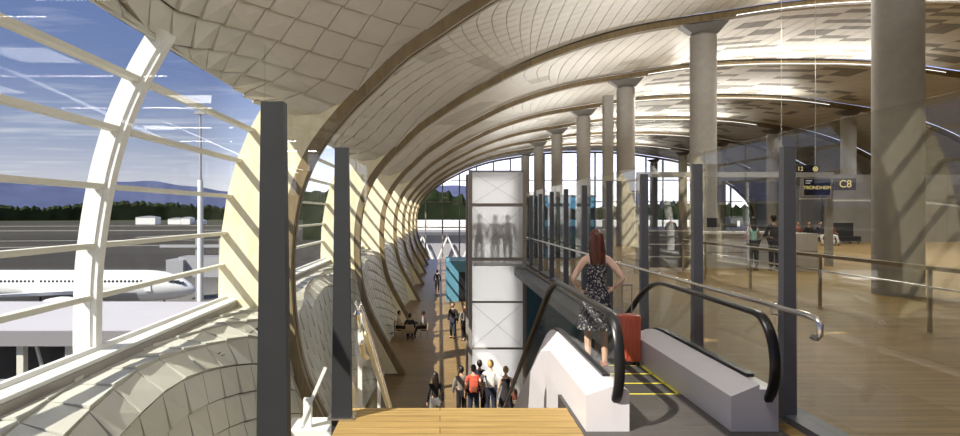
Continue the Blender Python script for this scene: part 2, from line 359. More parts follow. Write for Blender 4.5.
for k in range(len(ALL_Y) - 1):
    y0, y1 = ALL_Y[k] + RW, ALL_Y[k + 1] - RW
    rnd = random.Random(100 + k)
    clus = {}
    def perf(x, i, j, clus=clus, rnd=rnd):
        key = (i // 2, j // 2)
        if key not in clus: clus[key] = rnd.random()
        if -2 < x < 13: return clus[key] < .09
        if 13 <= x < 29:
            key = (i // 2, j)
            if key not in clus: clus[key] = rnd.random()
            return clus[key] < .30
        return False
    def tilt(i, j, x, rnd=rnd):
        w = max(.10, min(1, (1.5 - x) / 4.0)) if x < CX else .10
        return .08 * w * (.7 + .6 * rnd.random())
    NT = 104 if k < 2 else 76
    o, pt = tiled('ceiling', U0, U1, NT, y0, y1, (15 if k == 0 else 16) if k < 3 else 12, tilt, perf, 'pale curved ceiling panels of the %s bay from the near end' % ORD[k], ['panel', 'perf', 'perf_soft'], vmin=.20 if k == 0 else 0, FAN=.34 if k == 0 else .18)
    if k == 0:
        sl = MB(); pts = [p for p in RIBC if p.x > -1.4 and p.y > 3]
        for xa, ya, yb in ((-1.4, -7, 5.5),):
            sl.loft([[(p.x, ya, p.y + .3), (p.x, yb, p.y + .3), (p.x, yb, p.y + .42), (p.x, ya, p.y + .42)] for p in pts if p.x > xa])
        sl.build('sun_blocker', 'panel', o)  # unseen board added to keep direct sun off the right deck and the woman
    # lower lining below the windows
    def tlow(i, j, x, rnd=rnd): return .05 * (.7 + .6 * rnd.random())
    w, _ = tiled('wall_left', L0, L1, 11, y0, y1, 15 if k < 4 else 10, tlow, lambda x, i, j: False,
                 'white scale-like wall lining below the %s window bay' % ORD[k], ['scale', 'scale'], flip=1, K=2.3, FAN=.10)
    # window of the bay
    wn = thing('window_%d' % (k + 1), 'white curved window bay, %s along the left side' % ORD[k], None, (-4.6, (y0 + y1) / 2, 0), None, 'structure')
    gl = MB()
    for (x0, z0), (x1, z1) in zip(WC, WC[1:]):
        gl.add([(x0, y0, z0), (x1, y0, z1), (x1, y1, z1), (x0, y1, z0), (x0 - .02, y0, z0), (x1 - .02, y0, z1), (x1 - .02, y1, z1), (x0 - .02, y1, z0)],
               [(0, 1, 2, 3), (7, 6, 5, 4)])
    gl.build('glazing', 'wglass', wn)
    ym = (y0 + y1) / 2
    C = crm(WC, 4); ar = MB(); gr = MB()
    def arch(mb, yy, hw, o_in, o_out):
        rings = []
        for i, p in enumerate(C):
            t = (C[min(i + 1, len(C) - 1)] - C[max(i - 1, 0)]).normalized(); n = Vector((t.y, -t.x))
            a, b = p + n * o_in, p - n * o_out
            rings.append([(a.x, yy - hw, a.y), (a.x, yy + hw, a.y), (b.x, yy + hw, b.y), (b.x, yy - hw, b.y)])
        mb.loft(rings)
    arch(ar, ym, .075, .13, .10); ar.build('arch', 'white', wn)
    arch(gr, ym, .10, .06, .16); gr.build('arch_flange', 'white', wn)
    for z in (.74, 1.42, 2.2, 2.95, 3.6):
        b = MB(); x = wxz(z)
        b.box((x - .06, y0, z - .035), (x + .07, y1, z + .035)); b.build('glazing_bar', 'mull', wn)
    sl = MB(); sl.prism_y([(-4.78, -.02), (-4.56, .10), (-4.50, .10), (-4.48, .05), (-4.29, .03), (-4.29, -.02), (-4.36, -.02), (-4.36, -.22), (-4.78, -.22)], y0, y1)
    sl.build('sill', 'white', wn)
    sl = MB(); sl.prism_y([(-4.30, -.02), (-4.27, -.02), (-4.27, -.135), (-4.30, -.135)], y0, y1); sl.build('sill_shade_strip', 'bar', wn)  # taupe strip paints in the shade on the sill's inner face
    hd = MB(); hd.prism_y([(-3.72, 4.1), (-3.70, 4.1), (-3.70, 4.2), (-3.85, 4.5), (-3.9, 4.5)], y0, y1); hd.build('head', 'panel', wn)

# ---------------------------------------------------------------- ribs
def rib(yc, i):
    nm = ['nearest, overhead behind the first glass post', 'second', 'third', 'fourth', 'fifth', 'sixth', 'seventh', 'eighth', 'ninth'][i]
    t = thing('roof_rib', 'curved glulam roof rib, %s from the viewer' % ORD[i - 1], 'rib', (-2, yc, -4.5), 'curved glulam ribs along the hall')
    def sweep(mb, ya, yb, o_in, o_out):
        rings = []
        for j, p in enumerate(RIBC):
            tt = (RIBC[min(j + 1, len(RIBC) - 1)] - RIBC[max(j - 1, 0)]).normalized(); n = Vector((tt.y, -tt.x))
            oo = o_out if o_out is not None else .24
            a, b = p + n * o_in, p - n * oo
            rings.append([(a.x, ya, a.y), (a.x, yb, a.y), (b.x, yb, b.y), (b.x, ya, b.y)])
        mb.loft(rings)
    for s in (-1, 1):
        mb = MB(); sweep(mb, yc + s * .05, yc + s * RW, 0, None); mb.build('glulam_beam', 'glulam', t)
    g = MB(); sweep(g, yc - .05, yc + .05, -.12, .25); g.build('groove', 'groove', t)
    for mx in (False, True):
        pl = MB(); zs = [-4.45 + 4.05 * q / 12 for q in range(12)] + [-.40, -.385] + [-.30 + 4.6 * q / 24 for q in range(25)]
        def px(z):
            best = None
            for a, b in zip(RIBC, RIBC[1:]):
                if a.x > 8: break
                if a.y <= z <= b.y: best = a.x + (b.x - a.x) * (z - a.y) / (b.y - a.y + 1e-9)
            return best
        rings = []
        for z in zs:
            xo, xi = (wxz(z) - .05 if z > -.39 else px(z) - .80), px(z) - .22
            if mx: xo, xi = 2 * CX - xo, 2 * CX - xi
            rings.append([(xo, yc - RW + .004, z), (xi, yc - RW + .004, z), (xi, yc + RW - .004, z), (xo, yc + RW - .004, z)])
        pl.loft(rings); pl.build('plywood_panel', 'ply', t)
for i, y in enumerate(RIB_Y):
    if i: rib(y, i)
# slim light trays along the crown of the ribs
for i, y in enumerate(RIB_Y[1:-1]):
    t = thing('light_tray', 'slim linear uplight tray along the crown of the %s rib' % ORD[i], 'light', (19, y - .5, 9.6), 'linear uplights under the vault')
    pts = [p for p in RIBC if 11 < p.x < 28]
    b = MB(); b.loft([[(p.x, y - .55, p.y - .10), (p.x, y - .43, p.y - .10), (p.x, y - .43, p.y - .05), (p.x, y - .55, p.y - .05)] for p in pts]); b.build('tray', 'capit', t)
    b = MB(); b.loft([[(p.x, y - .53, p.y - .048), (p.x, y - .45, p.y - .048), (p.x, y - .45, p.y - .02), (p.x, y - .53, p.y - .02)] for p in pts]); b.build('tube_lamp', 'skyl', t)
    for p in pts[::8]:
        b = MB(); b.box((p.x - .02, y - .5, p.y - .09), (p.x + .02, y - .2, p.y - .06)); b.build('bracket', 'capit', t)


# ---------------------------------------------------------------- floors, right wall, end window
def slab(name, lo, hi, mat, label):
    b = MB(); b.box(lo, hi); return tag(b.build(name, mat), label, None, None, 'structure')
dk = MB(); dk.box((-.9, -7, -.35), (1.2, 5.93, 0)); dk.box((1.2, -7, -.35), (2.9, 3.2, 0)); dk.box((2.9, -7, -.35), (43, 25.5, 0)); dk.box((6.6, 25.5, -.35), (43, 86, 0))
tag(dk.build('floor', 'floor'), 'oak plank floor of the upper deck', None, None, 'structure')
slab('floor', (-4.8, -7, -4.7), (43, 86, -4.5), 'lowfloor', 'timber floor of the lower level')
slab('wall_right', (43.6, -7, -4.5), (44, 86.4, 4.3), 'greywall', 'grey wall closing the hall on the far right')
sb = MB(); sb.box((2.86, 5.9, -.5), (2.94, 25.54, .02)); sb.box((2.86, 25.5, -.5), (6.6, 25.58, .02))
sb.box((2.5, 11.2, -.24), (2.86, 24.6, -.02)); sb.box((2.5, 24.6, -.24), (2.86, 24.68, .02)); tag(sb.build('trim_1', 'postl'), 'slate steel edge trim of the upper deck', None, None, 'structure')

ew = thing('window_12', 'tall glazed end wall of the hall', None, (20, 86.9, -4.5), None, 'structure')
prof = [p for p in crm(PR, 3)]
def top_at(x):
    x = min(x, 2 * CX - x)
    zs = [a.y + (b.y - a.y) * (x - a.x) / (b.x - a.x + 1e-9) for a, b in zip(prof, prof[1:]) if min(a.x, b.x) <= x <= max(a.x, b.x) and a.y > .3]
    return (zs[0] if zs else .5)
def bot_at(x):
    x = min(x, 2 * CX - x)
    if x >= -1.4: return -4.5
    zs = [a.y + (b.y - a.y) * (x - a.x) / (b.x - a.x + 1e-9) for a, b in zip(prof, prof[1:]) if min(a.x, b.x) <= x <= max(a.x, b.x) and a.y < .3]
    return zs[0] if zs else .3
g = MB(); n = 40; xs = [-3.1 + 46.2 * i / n for i in range(n + 1)]
for a, b in zip(xs, xs[1:]):
    for yy in (86.85, 86.88): g.add([(a, yy, bot_at(a)), (b, yy, bot_at(b)), (b, yy, top_at(b)), (a, yy, top_at(a))], [(0, 1, 2, 3)])
g.build('glazing', 'wglass', ew)
x = -2.0
while x < 42.5:
    b = MB(); b.box((x - .09, 86.55, bot_at(x)), (x + .09, 86.8, top_at(x))); b.build('mullion', 'bar', ew); x += 2.35
for z in (-.15, 3.4, 6.4):
    b = MB(); x0 = min(q for q in xs if top_at(q) > z); b.box((x0, 86.6, z - .07), (2 * CX - x0, 86.75, z + .07)); b.build('transom', 'bar', ew)

# grey back wall and dark recess on the right of the upper deck
w = MB()
for i in range(12): w.box((25.0 + i * 1.5 + .012, 40, .0), (26.5 + i * 1.5 - .012, 40.25, 4.3))
w.box((25, 40.04, 0), (43, 40.2, 4.25)); tag(w.build('wall_back', 'greywall'), 'grey panelled partition behind the gate sign', None, None, 'structure')
slab('wall_side', (22.6, 41, 0), (25.0, 41.3, 3.6), 'darkwall', 'dark recessed wall behind the seated travellers')

slab('rear_sky_blocker', (4.0, -7.3, 0), (43.6, -7, 10.5), 'darkwall', 'unseen dark wall added behind the viewer to block sky light')  # unseen wall, added to cut the sky light from behind
# ---------------------------------------------------------------- columns
def column(i, d, x, label):
    t = thing('column', label, 'column', (x, d, 0), 'round concrete columns')
    zr = top_at(x) - .02
    s = MB(); s.cyl((x, d), .50, -4.5, zr - .55, 40); s.build('shaft', 'conc', t, True)
    c = MB(); c.cyl((x, d), .42, zr - .55, zr - .46, 32)
    c.loft([[(x - .5, d - .2, zr - .46), (x + .5, d - .2, zr - .46), (x + .5, d + .2, zr - .46), (x - .5, d + .2, zr - .46)],
            [(x - .95, d - .24, zr - .16), (x + .95, d - .24, zr + .05), (x + .95, d + .24, zr + .05), (x - .95, d + .24, zr - .16)]])
    c.build('capital', 'capit', t)
cd = [14.2] + [24.7 + 10.3 * i for i in range(6)]
for i, d in enumerate(cd):
    column(i, d, 10.4, 'round concrete column, nearest and largest, at the right edge of the hall' if i == 0 else 'round concrete column, %s in the near row, counting from the large one' % ORD[i])
for i in range(5):
    d = 45.3 + 10.3 * i
    column(i, d, 29.6, 'round concrete column, %s in the far row beyond the check-in counter' % ORD[i])
t = MB(); t.box((9.15, 34.75, 0), (9.65, 35.25, 8.4)); tag(t.build('pillar', 'conc'), 'slim square pillar beside the third round column', 'pillar')

# ---------------------------------------------------------------- glass screens
def post(x, y, ztop, label, mat, group, wb=.06, wt=.052):
    t = thing('glass_screen_post', label, 'post', (x, y, 0), group)
    b = MB(); b.loft([[(x - w, y - h, z), (x + w, y - h, z), (x + w, y + h, z), (x - w, y + h, z)] for z, w, h in ((-.3, wb, .05), (0, wb, .05), (ztop, wt, .04))])
    b.build('fin', mat, t)
    p = MB(); p.box((x - .12, y - .09, 0), (x + .12, y + .09, .015)); p.build('base_plate', 'steel', t)
def pane(x, y0, y1, z0, z1, label, group, off, mat='glass'):
    b = MB(); b.box((x + off - .008, y0 + .01, z0), (x + off + .008, y1 - .01, z1))
    return tag(b.build('glass_screen', mat), label, 'glass pane', group)
XL, XR = -.887, 3.1
LY = [1.15, 3.34, 5.66, 8.0]
for i, y in enumerate(LY[1:3]):
    post(XL, y, 2.44, ['broad charcoal steel post at the left, nearest the viewer', 'charcoal steel post at the left beside the stair head'][i], 'post', 'left glass screen posts', .088, .06)
for i in range(3):
    pane(XL, LY[i], LY[i + 1], .02 if i < 2 else -1.2, 2.75 if i < 2 else 2.44, ['clear glass pane left of the viewer before the broad post', 'clear glass pane between the two left posts', 'clear glass pane over the top of the stair'][i], 'left glass screen panes', -.05, 'lglass')
RY = [1.6, 3.6] + [5.58 + 1.96 * i for i in range(11)]
for i, y in enumerate(RY):
    if i < 2: continue
    post(XR, y, 2.44, 'tall slate steel post in the row right of the escalator, %s from the viewer' % ORD[i - 2], 'postl', 'right glass screen posts')
for i in range(len(RY) - 1):
    pane(XR, RY[i], RY[i + 1], .03, 2.6, 'clear glass pane of the right screen, %s from the viewer' % ORD[i], 'right glass screen panes', .09)
bs = MB(); bs.box((3.05, -3, 0), (3.3, 25.3, .06)); tag(bs.build('baseboard_right', 'postl'), 'slate base channel of the right glass screen', None, None, 'structure')

# long handrail on the right screen
t = thing('handrail', 'long polished steel handrail along the right glass screen', 'handrail', (2.95, 15, 1.03))
r = MB(); path = [(2.95, 25.2, 1.03), (2.95, 5.1, 1.03)]
path = [(2.95, 25.2 - (25.2 - 5.0) * i / 20, 1.03) for i in range(21)] + [(2.95, 4.90, 1.02), (2.95, 4.85, .98), (2.95, 4.85, .90), (2.95, 4.89, .87), (2.95, 4.95, .865)]
r.tube(path, .024, 12); r.build('rail', 'chrome', t, True)
for y in RY[2:]:
    b = MB(); b.tube([(2.95, y, 1.02), (2.96, y, .95), (3.04, y, .94)], .009, 6); b.build('bracket', 'steel', t)

# ---------------------------------------------------------------- escalator
def esc(y):
    if y < 7.7: return 0.
    if y < 8.7: return -.577 * (y - 7.7) ** 2 / 2
    y1 = 15.7
    if y < y1: return -.2885 - .577 * (y - 8.7)
    zb = -.2885 - .577 * (y1 - 8.7)
    return max(-4.5, zb - .577 * (y - y1) * (1 - min(1, (y - y1) / 1.2) * .5))
E = thing('escalator', 'escalator going down with black handrails and glass sides', 'escalator', (2.15, 6, 0))
YS = [5.28, 5.6, 5.93, 6.4, 7, 7.7] + [7.7 + .25 * i for i in range(1, 5)] + [8.7 + 1.0 * i for i in range(1, 8)] + [16.1, 16.6, 17.4]
XIN0, XIN1 = 1.60, 2.46
def deck_sweep(poly, name, mat, ys=None, lead=0):
    mb = MB(); mb.loft([[(x, y, z + esc(y + (lead if x < 1.4 else 0))) for x, z in poly] for y in YS]); return mb.build(name, mat, E)
deck_sweep([(XIN1, .30), (2.70, .40), (2.70, -.02), (XIN1, -.02)], 'inner_skirt', 'clad')
deck_sweep([(2.70, .36), (2.86, .36), (2.86, -.02), (2.70, -.02)], 'outer_skirt', 'clad')
deck_sweep([(XIN0, .34), (1.53, .385), (1.53, -.02), (XIN0, -.02)], 'inner_skirt', 'clad')
deck_sweep([(1.235, .31), (1.45, .385), (1.53, .385), (1.53, -.02), (1.235, -.02)], 'outer_skirt', 'clad', None, .75)
mb = MB(); ys = [y for y in YS if y >= 5.93]
mb.loft([[(1.235, y, -.02 + esc(y + .75)), (1.30, y, -.02 + esc(y + .75)), (1.30, y, max(-4.52, -1.3 + esc(y))), (1.235, y, max(-4.52, -1.3 + esc(y)))] for y in ys]); mb.build('side_cladding', 'clad', E)
mb = MB(); mb.loft([[(2.80, y, -.02 + esc(y)), (2.86, y, -.02 + esc(y)), (2.86, y, max(-4.5, -1.2 + esc(y))), (2.80, y, max(-4.5, -1.2 + esc(y)))] for y in ys]); mb.build('side_cladding', 'clad', E)
# handrail + glass
def rail_path(x):
    c, R, Q = 5.49, .40, .31
    zc = .575
    pts = [(5.57, zc - R)] + [(c - Q * math.sin(a), zc - R * math.cos(a)) for a in [math.pi * i / 14 for i in range(0, 15)]]
    pts += [(y, .975 + esc(y)) for y in (5.75, 6.2, 6.8, 7.4, 7.7, 7.95, 8.2, 8.45, 8.7, 9.5, 11, 13, 15, 16.1, 16.6, 17.2)]
    return [(x, y, z) for y, z in pts]
for x, lab in ((1.49, 'left'), (2.78, 'right')):
    hb = MB(); P = rail_path(x); rings = []
    for i, p in enumerate(P):
        a, b = Vector(P[max(i - 1, 0)]), Vector(P[min(i + 1, len(P) - 1)])
        tt = (b - a).normalized(); nn = Vector((0, -tt.z, tt.y))
        pv = Vector(p); w, h = .042, .022
        rings.append([pv + Vector((sx * w, 0, 0)) + nn * sz * h for sx, sz in ((-1, -.6), (-.75, -1), (.75, -1), (1, -.6), (1, .4), (.6, 1), (-.6, 1), (-1, .4))])
    hb.loft(rings); ho = hb.build('handrail', 'rubber', E, True)
    gb = MB(); prev = None
    up = [(q[1], q[2] - .02) for q in P[1:]]
    front = [q for q in up[:15]]; quads = []
    for (ya, za) in up:
        y_ = max(ya, 5.185); zb = .36 + esc(y_)
        quads.append((y_, max(za, zb + .001), zb))
    quads = quads[7:]
    for q0, q1 in zip(quads, quads[1:]):
        for dx in (-.007, .007): gb.add([(x + dx, q0[0], q0[2]), (x + dx, q1[0], q1[2]), (x + dx, q1[0], q1[1]), (x + dx, q0[0], q0[1])], [(0, 1, 2, 3)])
    gb.build('balustrade_glass', 'bglass', E)
    tb = MB(); tb.loft([[(x - .035, y, .38 + esc(y)), (x + .035, y, .38 + esc(y)), (x + .035, y, .41 + esc(y)), (x - .035, y, .41 + esc(y))] for y in YS[1:]]); tb.build('glass_channel', 'black', E)
b = MB(); b.box((1.2, 3.2, -.3), (2.9, 6.36, .004)); b.build('landing_plate', 'plate', E)
st = MB()
def stp(y0, y1, z): st.box((XIN0, y0 + .004, z - .22), (XIN1, y1 - .004, z))
y = 6.36; z = 0.
while y < 16.4:
    zz = esc(y + .4) if y > 7.7 else 0.; stp(y, y + .4, zz); y += .4
st.build('steps', 'step', E)
yl = MB()
y = 6.36
while y < 8.0:
    zz = (esc(y + .4) if y > 7.7 else 0.) + .002
    yl.box((XIN0 + .005, y + .004, zz), (XIN1 - .005, y + .03, zz + .003)); yl.box((XIN0 + .005, y + .004, zz), (XIN0 + .04, y + .39, zz + .003)); yl.box((XIN1 - .04, y + .004, zz), (XIN1 - .005, y + .39, zz + .003)); y += .4
yl.build('yellow_edge_line', 'yellow', E)

# ---------------------------------------------------------------- stair on the left with its railing
S = thing('staircase', 'timber and white steel stair going down beside the escalator', 'stairs', (.15, 5.93, 0))
b = MB()
for i in range(27): b.box((-.82, 5.94 + i * .29, -.167 * (i + 1) - .05), (1.18, 5.94 + (i + 1) * .29 + .02, -.167 * (i + 1)))
b.build('treads', 'floor', S)
for x in (-.86, 1.2):
    b = MB(); b.prism_x([(5.94, -.02), (13.77, -4.5), (13.2, -4.5), (5.94, -.45)], x - .02, x + .02); b.build('stringer', 'white', S)
R = thing('stair_railing', 'steel stair railing with two rails and glass, left of the stair', 'railing', (-.78, 5.9, 0))
def sz(y): return -.577 * (y - 6.0) if y > 6 else 0
for h, off, nm in ((1.0, 0, 'upper_rail'), (.72, .05, 'lower_rail')):
    p = [(-.78 + off, 6.25, h - .32), (-.78 + off, 5.95, h - .22), (-.78 + off, 5.86, h - .1), (-.78 + off, 5.95, h - .01)] + [(-.78 + off, y, h + sz(y)) for y in (6.2, 6.6, 8, 10, 12, 13.6)]
    r = MB(); r.tube(p, .034 if nm == 'upper_rail' else .026, 10); r.build(nm, 'chrome' if nm == 'upper_rail' else 'ply', R, True)
for y in (6.1, 8.0, 9.9, 11.8, 13.5):
    b = MB(); b.box((-.80, y - .02, sz(y) - .1), (-.76, y + .02, 1.0 + sz(y))); b.build('baluster', 'white', R)
gb = MB()
for dx in (-.006, .006):
    gb.add([(-.83 + dx, 6.05, -.1), (-.83 + dx, 13.6, sz(13.6) - .1), (-.83 + dx, 13.6, sz(13.6) + .9), (-.83 + dx, 6.05, .9)], [(0, 1, 2, 3)])
gb.build('glass_panel', 'lglass', R)
wb = MB(); wb.prism_x([(5.97, .25), (13.77, -4.25), (13.77, -4.45), (5.97, .05)], -.87, -.84); wb.build('base_rail', 'ply', R)

t = thing('service_plinth', 'white plinth with slanted white rod beside the first rib foot', 'plinth', (-1.85, 9.6, -4.5))
b = MB(); b.box((-2.35, 9.4, -4.5), (-1.45, 10.0, -1.42)); b.build('base', 'white', t)
b = MB(); b.box((-2.08, 9.5, -1.42), (-1.96, 9.6, -.98)); b.build('short_post', 'white', t)
b = MB(); b.bar((-2.14, 9.5, -1.42), (-1.74, 9.5, -.50), .05); b.build('slanted_rod', 'white', t)
# ---------------------------------------------------------------- frosted lift tower
T = thing('lift_shaft', 'frosted glass lift tower rising beyond the stair', 'lift', (1.93, 22, -4.5))
x0, x1, y0, y1, zt = 1.02, 2.84, 21, 23.3, 3.25
lv = [-4.5, -2.7, -1.14, .30, 2.12, zt]
for a, b_ in zip(lv, lv[1:]):
    p = MB(); p.box((x0 + .03, y0 + .03, a + .03), (x1 - .03, y0 + .05, b_ - .03)); p.build('front_panel', 'frost', T)
p = MB(); p.box((x0 + .03, y1 - .05, -4.5), (x1 - .03, y1 - .03, zt)); p.build('back_panel', 'frost', T)
for x in (x0 + .03, x1 - .05):
    p = MB(); p.box((x, y0 + .06, -4.5), (x + .02, y1 - .06, zt)); p.build('side_panel', 'frost', T)
for x in (x0, x1):
    for y in (y0, y1):
        p = MB(); p.box((x - .06, y - .06, -4.5), (x + .06, y + .06, zt + .04)); p.build('corner_post', 'bar', T)
for z in lv[1:]:
    p = MB(); h = .055 if z in (2.12, .30) else .03
    p.box((x0, y0 - .035, z - h), (x1, y0 + .02, z + h)); p.build('cross_bar', 'bar', T); p = MB(); p.box((x0, y1 - .02, z - h), (x1, y1 + .03, z + h)); p.build('cross_bar', 'bar', T)
for a, b_ in ((lv[4], lv[5]), (lv[3], lv[4]), (lv[1], lv[2])):
    p = MB(); p.bar((x0, y0 - .01, a), (x1, y0 - .01, b_), .012); p.bar((x1, y0 - .01, a), (x0, y0 - .01, b_), .012); p.build('brace_rod', 'steel', T)
p = MB(); p.box((x0 + .1, y0 + .1, .06), (x1 - .1, y1 - .1, .12)); p.build('cab_floor', 'bar', T)

# ---------------------------------------------------------------- upper deck furniture on the right
R = thing('deck_railing', 'timber-topped steel and glass railing across the right deck', 'railing', (7.6, 15, 0))
b = MB(); b.box((7.53, 6.5, .97), (7.67, 19.6, 1.03)); b.build('top_rail', 'glulam', R)
b = MB(); b.tube([(7.6, 6.5, .70), (7.6, 19.6, .70)], .018, 8); b.build('mid_rail', 'steel', R)
for y in (9.7, 12.5, 15.3, 17.9, 19.55):
    b = MB(); b.box((7.57, y - .018, 0), (7.63, y + .018, .97)); b.build('baluster', 'steel', R)
for a, c in ((9.75, 12.45), (12.55, 15.25), (15.35, 17.85), (17.95, 19.5)):
    b = MB(); b.box((7.594, a, .08), (7.606, c, .9)); b.build('infill_glass', 'bglass', R)
t = thing('check_in_counter', 'long white counter with a mint-topped woman standing at it', 'counter', (10.3, 21.2, 0))
b = MB(); b.box((8.6, 20.9, 0), (11.9, 21.6, 1.15)); b.build('body', 'counter', t)
b = MB(); b.box((8.55, 20.82, 1.15), (11.95, 21.7, 1.22)); b.build('top', 'white', t)
b = MB(); b.box((8.6, 20.895, .52), (11.9, 20.9, .55)); b.box((10.25, 20.895, 0), (10.27, 20.9, 1.15)); b.build('joint_line', 'bar', t)
t = thing('desk_unit', 'square pale desk unit just right of the tall slate post', 'desk', (11.55, 20.2, 0))
b = MB(); b.box((11.15, 19.8, 0), (11.97, 20.7, 1.2)); b.build('body', 'counter', t); b = MB(); b.box((11.15, 19.795, .62), (11.97, 19.8, .65)); b.build('joint_line', 'bar', t)
for i, (x, lab) in enumerate(((9.35, 'dark monitor on the white counter, left one'), (9.95, 'dark monitor on the white counter, nearer the woman'))):
    t = thing('monitor', lab, 'monitor', (x, 21.4, 1.22), 'counter monitors')
    b = MB(); b.box((x - .22, 21.38, 1.36), (x + .22, 21.42, 1.68)); b.build('display', 'black', t)
    b = MB(); b.box((x - .1, 21.3, 1.22), (x + .1, 21.5, 1.24)); b.cyl((x, 21.42), .02, 1.24, 1.4, 8); b.build('stand', 'bar', t)
t = thing('barrier_panel', 'dark grey barrier panel with steel rails in front of the standing traveller', 'barrier', (7.4, 20, 0))
b = MB(); b.box((6.7, 20, .1), (8.3, 20.06, 1.25)); b.build('panel', 'postl', t)
for z in (.45, .85, 1.28):
    b = MB(); b.tube([(6.6, 19.95, z), (8.4, 19.95, z)], .02, 8); b.build('rail', 'steel', t)
for x in (6.65, 8.35):
    b = MB(); b.box((x - .04, 19.96, 0), (x + .04, 20.08, 1.3)); b.build('upright', 'bar', t)
# portal with monitor and signs
P = thing('portal_frame', 'pale steel gate portal carrying the departure monitor', 'portal', (10, 21.9, 0))
b = MB(); b.box((6.9, 21.8, 3.10), (13.72, 22.0, 3.28)); b.build('beam', 'conc', P)
for x in (6.98, 13.62):
    b = MB(); b.box((x - .1, 21.8, 0), (x + .1, 22.0, 3.10)); b.build('upright', 'conc', P)
t = thing('departure_monitor', 'black departure monitor showing yellow text hung in the portal', 'monitor', (13.0, 21.6, 2.4))
b = MB(); b.box((12.48, 21.55, 2.42), (13.5, 21.65, 3.06)); b.build('case', 'bar', t)
b = MB(); b.box((12.55, 21.54, 2.47), (13.45, 21.55, 3.02)); b.build('display', 'scr', t)
text_mesh('TRONDHEIM', .165, 'lettering', 'gold', t, (13.0, 21.535, 2.72))
l = MB()
for i, (w, z) in enumerate(((.22, 2.96), (.16, 2.88))): l.box((12.60, 21.532, z - .012), (12.60 + w, 21.538, z + .012))
l.build('small_text', 'white_lit', t)
b = MB(); b.box((12.46, 21.5, 2.32), (13.5, 21.68, 2.37)); b.build('ledge', 'conc', t)
b = MB(); b.box((12.7, 21.58, 3.06), (12.76, 21.62, 3.10)); b.box((13.2, 21.58, 3.06), (13.26, 21.62, 3.10)); b.build('hanger', 'bar', t)
t = thing('gate_sign', 'dark sign reading C8 beside the portal', 'sign', (13.75, 21.5, 2.62))
b = MB(); b.box((13.56, 21.48, 2.64), (14.30, 21.58, 3.04)); b.build('board', 'darkwall', t)
text_mesh('C8', .36, 'lettering', 'gold', t, (13.93, 21.475, 2.84))
b = MB(); b.box((13.64, 21.58, 2.8), (13.70, 21.82, 2.88)); b.build('bracket', 'bar', t)
t = thing('hanging_sign', 'slim dark sign with yellow symbols hung on two wires', 'sign', (11.6, 20.6, 3.2))
b = MB(); b.box((11.2, 20.58, 3.19), (12.5, 20.64, 3.42)); b.build('board', 'scr', t)
text_mesh('12', .2, 'lettering', 'gold', t, (11.86, 20.57, 3.30))
b = MB(); b.tube([(12.36 + .07 * math.cos(a), 20.575, 3.30 + .07 * math.sin(a)) for a in [2 * math.pi * i / 16 for i in range(17)]], .016, 6); b.box((12.33, 20.57, 3.27), (12.39, 20.58, 3.33)); b.build('symbol', 'gold', t)
for x in (11.25, 12.37):
    b = MB(); b.tube([(x, 20.6, 3.42), (x, 20.6, top_at(x) + .1)], .008, 6); b.build('wire', 'steel', t)
t = thing('lounge_chair', 'dark square lounge chair by the grey panelled partition', 'chair', (24.6, 37.8, 0))
b = MB(); b.box((24.1, 37.4, .15), (25.2, 38.3, .45)); b.build('seat', 'cblack', t); b = MB(); b.box((24.1, 38.1, .45), (25.2, 38.35, 1.25)); b.build('backrest', 'cblack', t)
b = MB(); b.box((24.15, 37.45, 0), (24.25, 37.55, .15)); b.box((25.05, 37.45, 0), (25.15, 37.55, .15)); b.box((24.15, 38.2, 0), (24.25, 38.3, .15)); b.box((25.05, 38.2, 0), (25.15, 38.3, .15)); b.build('legs', 'bar', t)
# teal glass room and lower-level kiosk
t = thing('teal_glass_screen', 'teal tinted glass partition beyond the end of the deck edge', 'partition', (5, 27, -4.5))
for i in range(4):
    b = MB(); b.box((3.5 + i * .8 + .02, 27, -4.5), (4.3 + i * .8 - .02, 27.03, 2.55)); b.build('pane', 'teal', t)
b = MB(); b.box((3.45, 26.97, 2.55), (6.75, 27.06, 2.62)); b.build('top_rail', 'bar', t)
t = thing('kiosk', 'teal blue box kiosk with a dark doorway on the lower level', 'kiosk', (1.2, 46, -4.5))
b = MB(); b.box((.45, 45, -4.5), (2.0, 49, -1.6)); b.build('body', 'bluebld', t)
b = MB(); b.box((1.35, 44.97, -4.5), (1.8, 45, -2.4)); b.build('doorway', 'black', t)
t = thing('kiosk', 'dark blue service box under the deck beside the lift', 'kiosk', (3.6, 24, -4.5))
b = MB(); b.box((3.3, 24, -4.5), (5.6, 26, -.6)); b.build('body', 'bluebld', t); b = MB(); b.box((3.28, 24.3, -3.0), (3.3, 25.7, -1.2)); b.build('doorway', 'black', t)

# ---------------------------------------------------------------- people
def skin_mesh(pts, edges, radii, root=0, sub=1):
    me = bpy.data.meshes.new('tmp'); me.from_pydata(pts, edges, [])
    ob = bpy.data.objects.new('tmp', me); COL.objects.link(ob)
    ob.modifiers.new('s', 'SKIN')
    for i, r in enumerate(radii):
        sv = me.skin_vertices[0].data[i]; sv.radius = (r, r); sv.use_root = (i == root)
    sd = ob.modifiers.new('d', 'SUBSURF'); sd.levels = sub; sd.render_levels = sub
    dg = bpy.context.evaluated_depsgraph_get(); ev = bpy.data.meshes.new_from_object(ob.evaluated_get(dg))
    COL.objects.unlink(ob); bpy.data.objects.remove(ob); bpy.data.meshes.remove(me)
    vs = [v.co.copy() for v in ev.vertices]; fs = [tuple(p.vertices) for p in ev.polygons]
    bpy.data.meshes.remove(ev); return vs, fs
def flat(vs, k=.8, z0=.80, z1=1.46, w=.24):
    for v in vs:
        if abs(v.x) < w and z0 < v.z < z1: v.y *= k
    return vs
def vadd(a, b): return (a[0] + b[0], a[1] + b[1], a[2] + b[2])
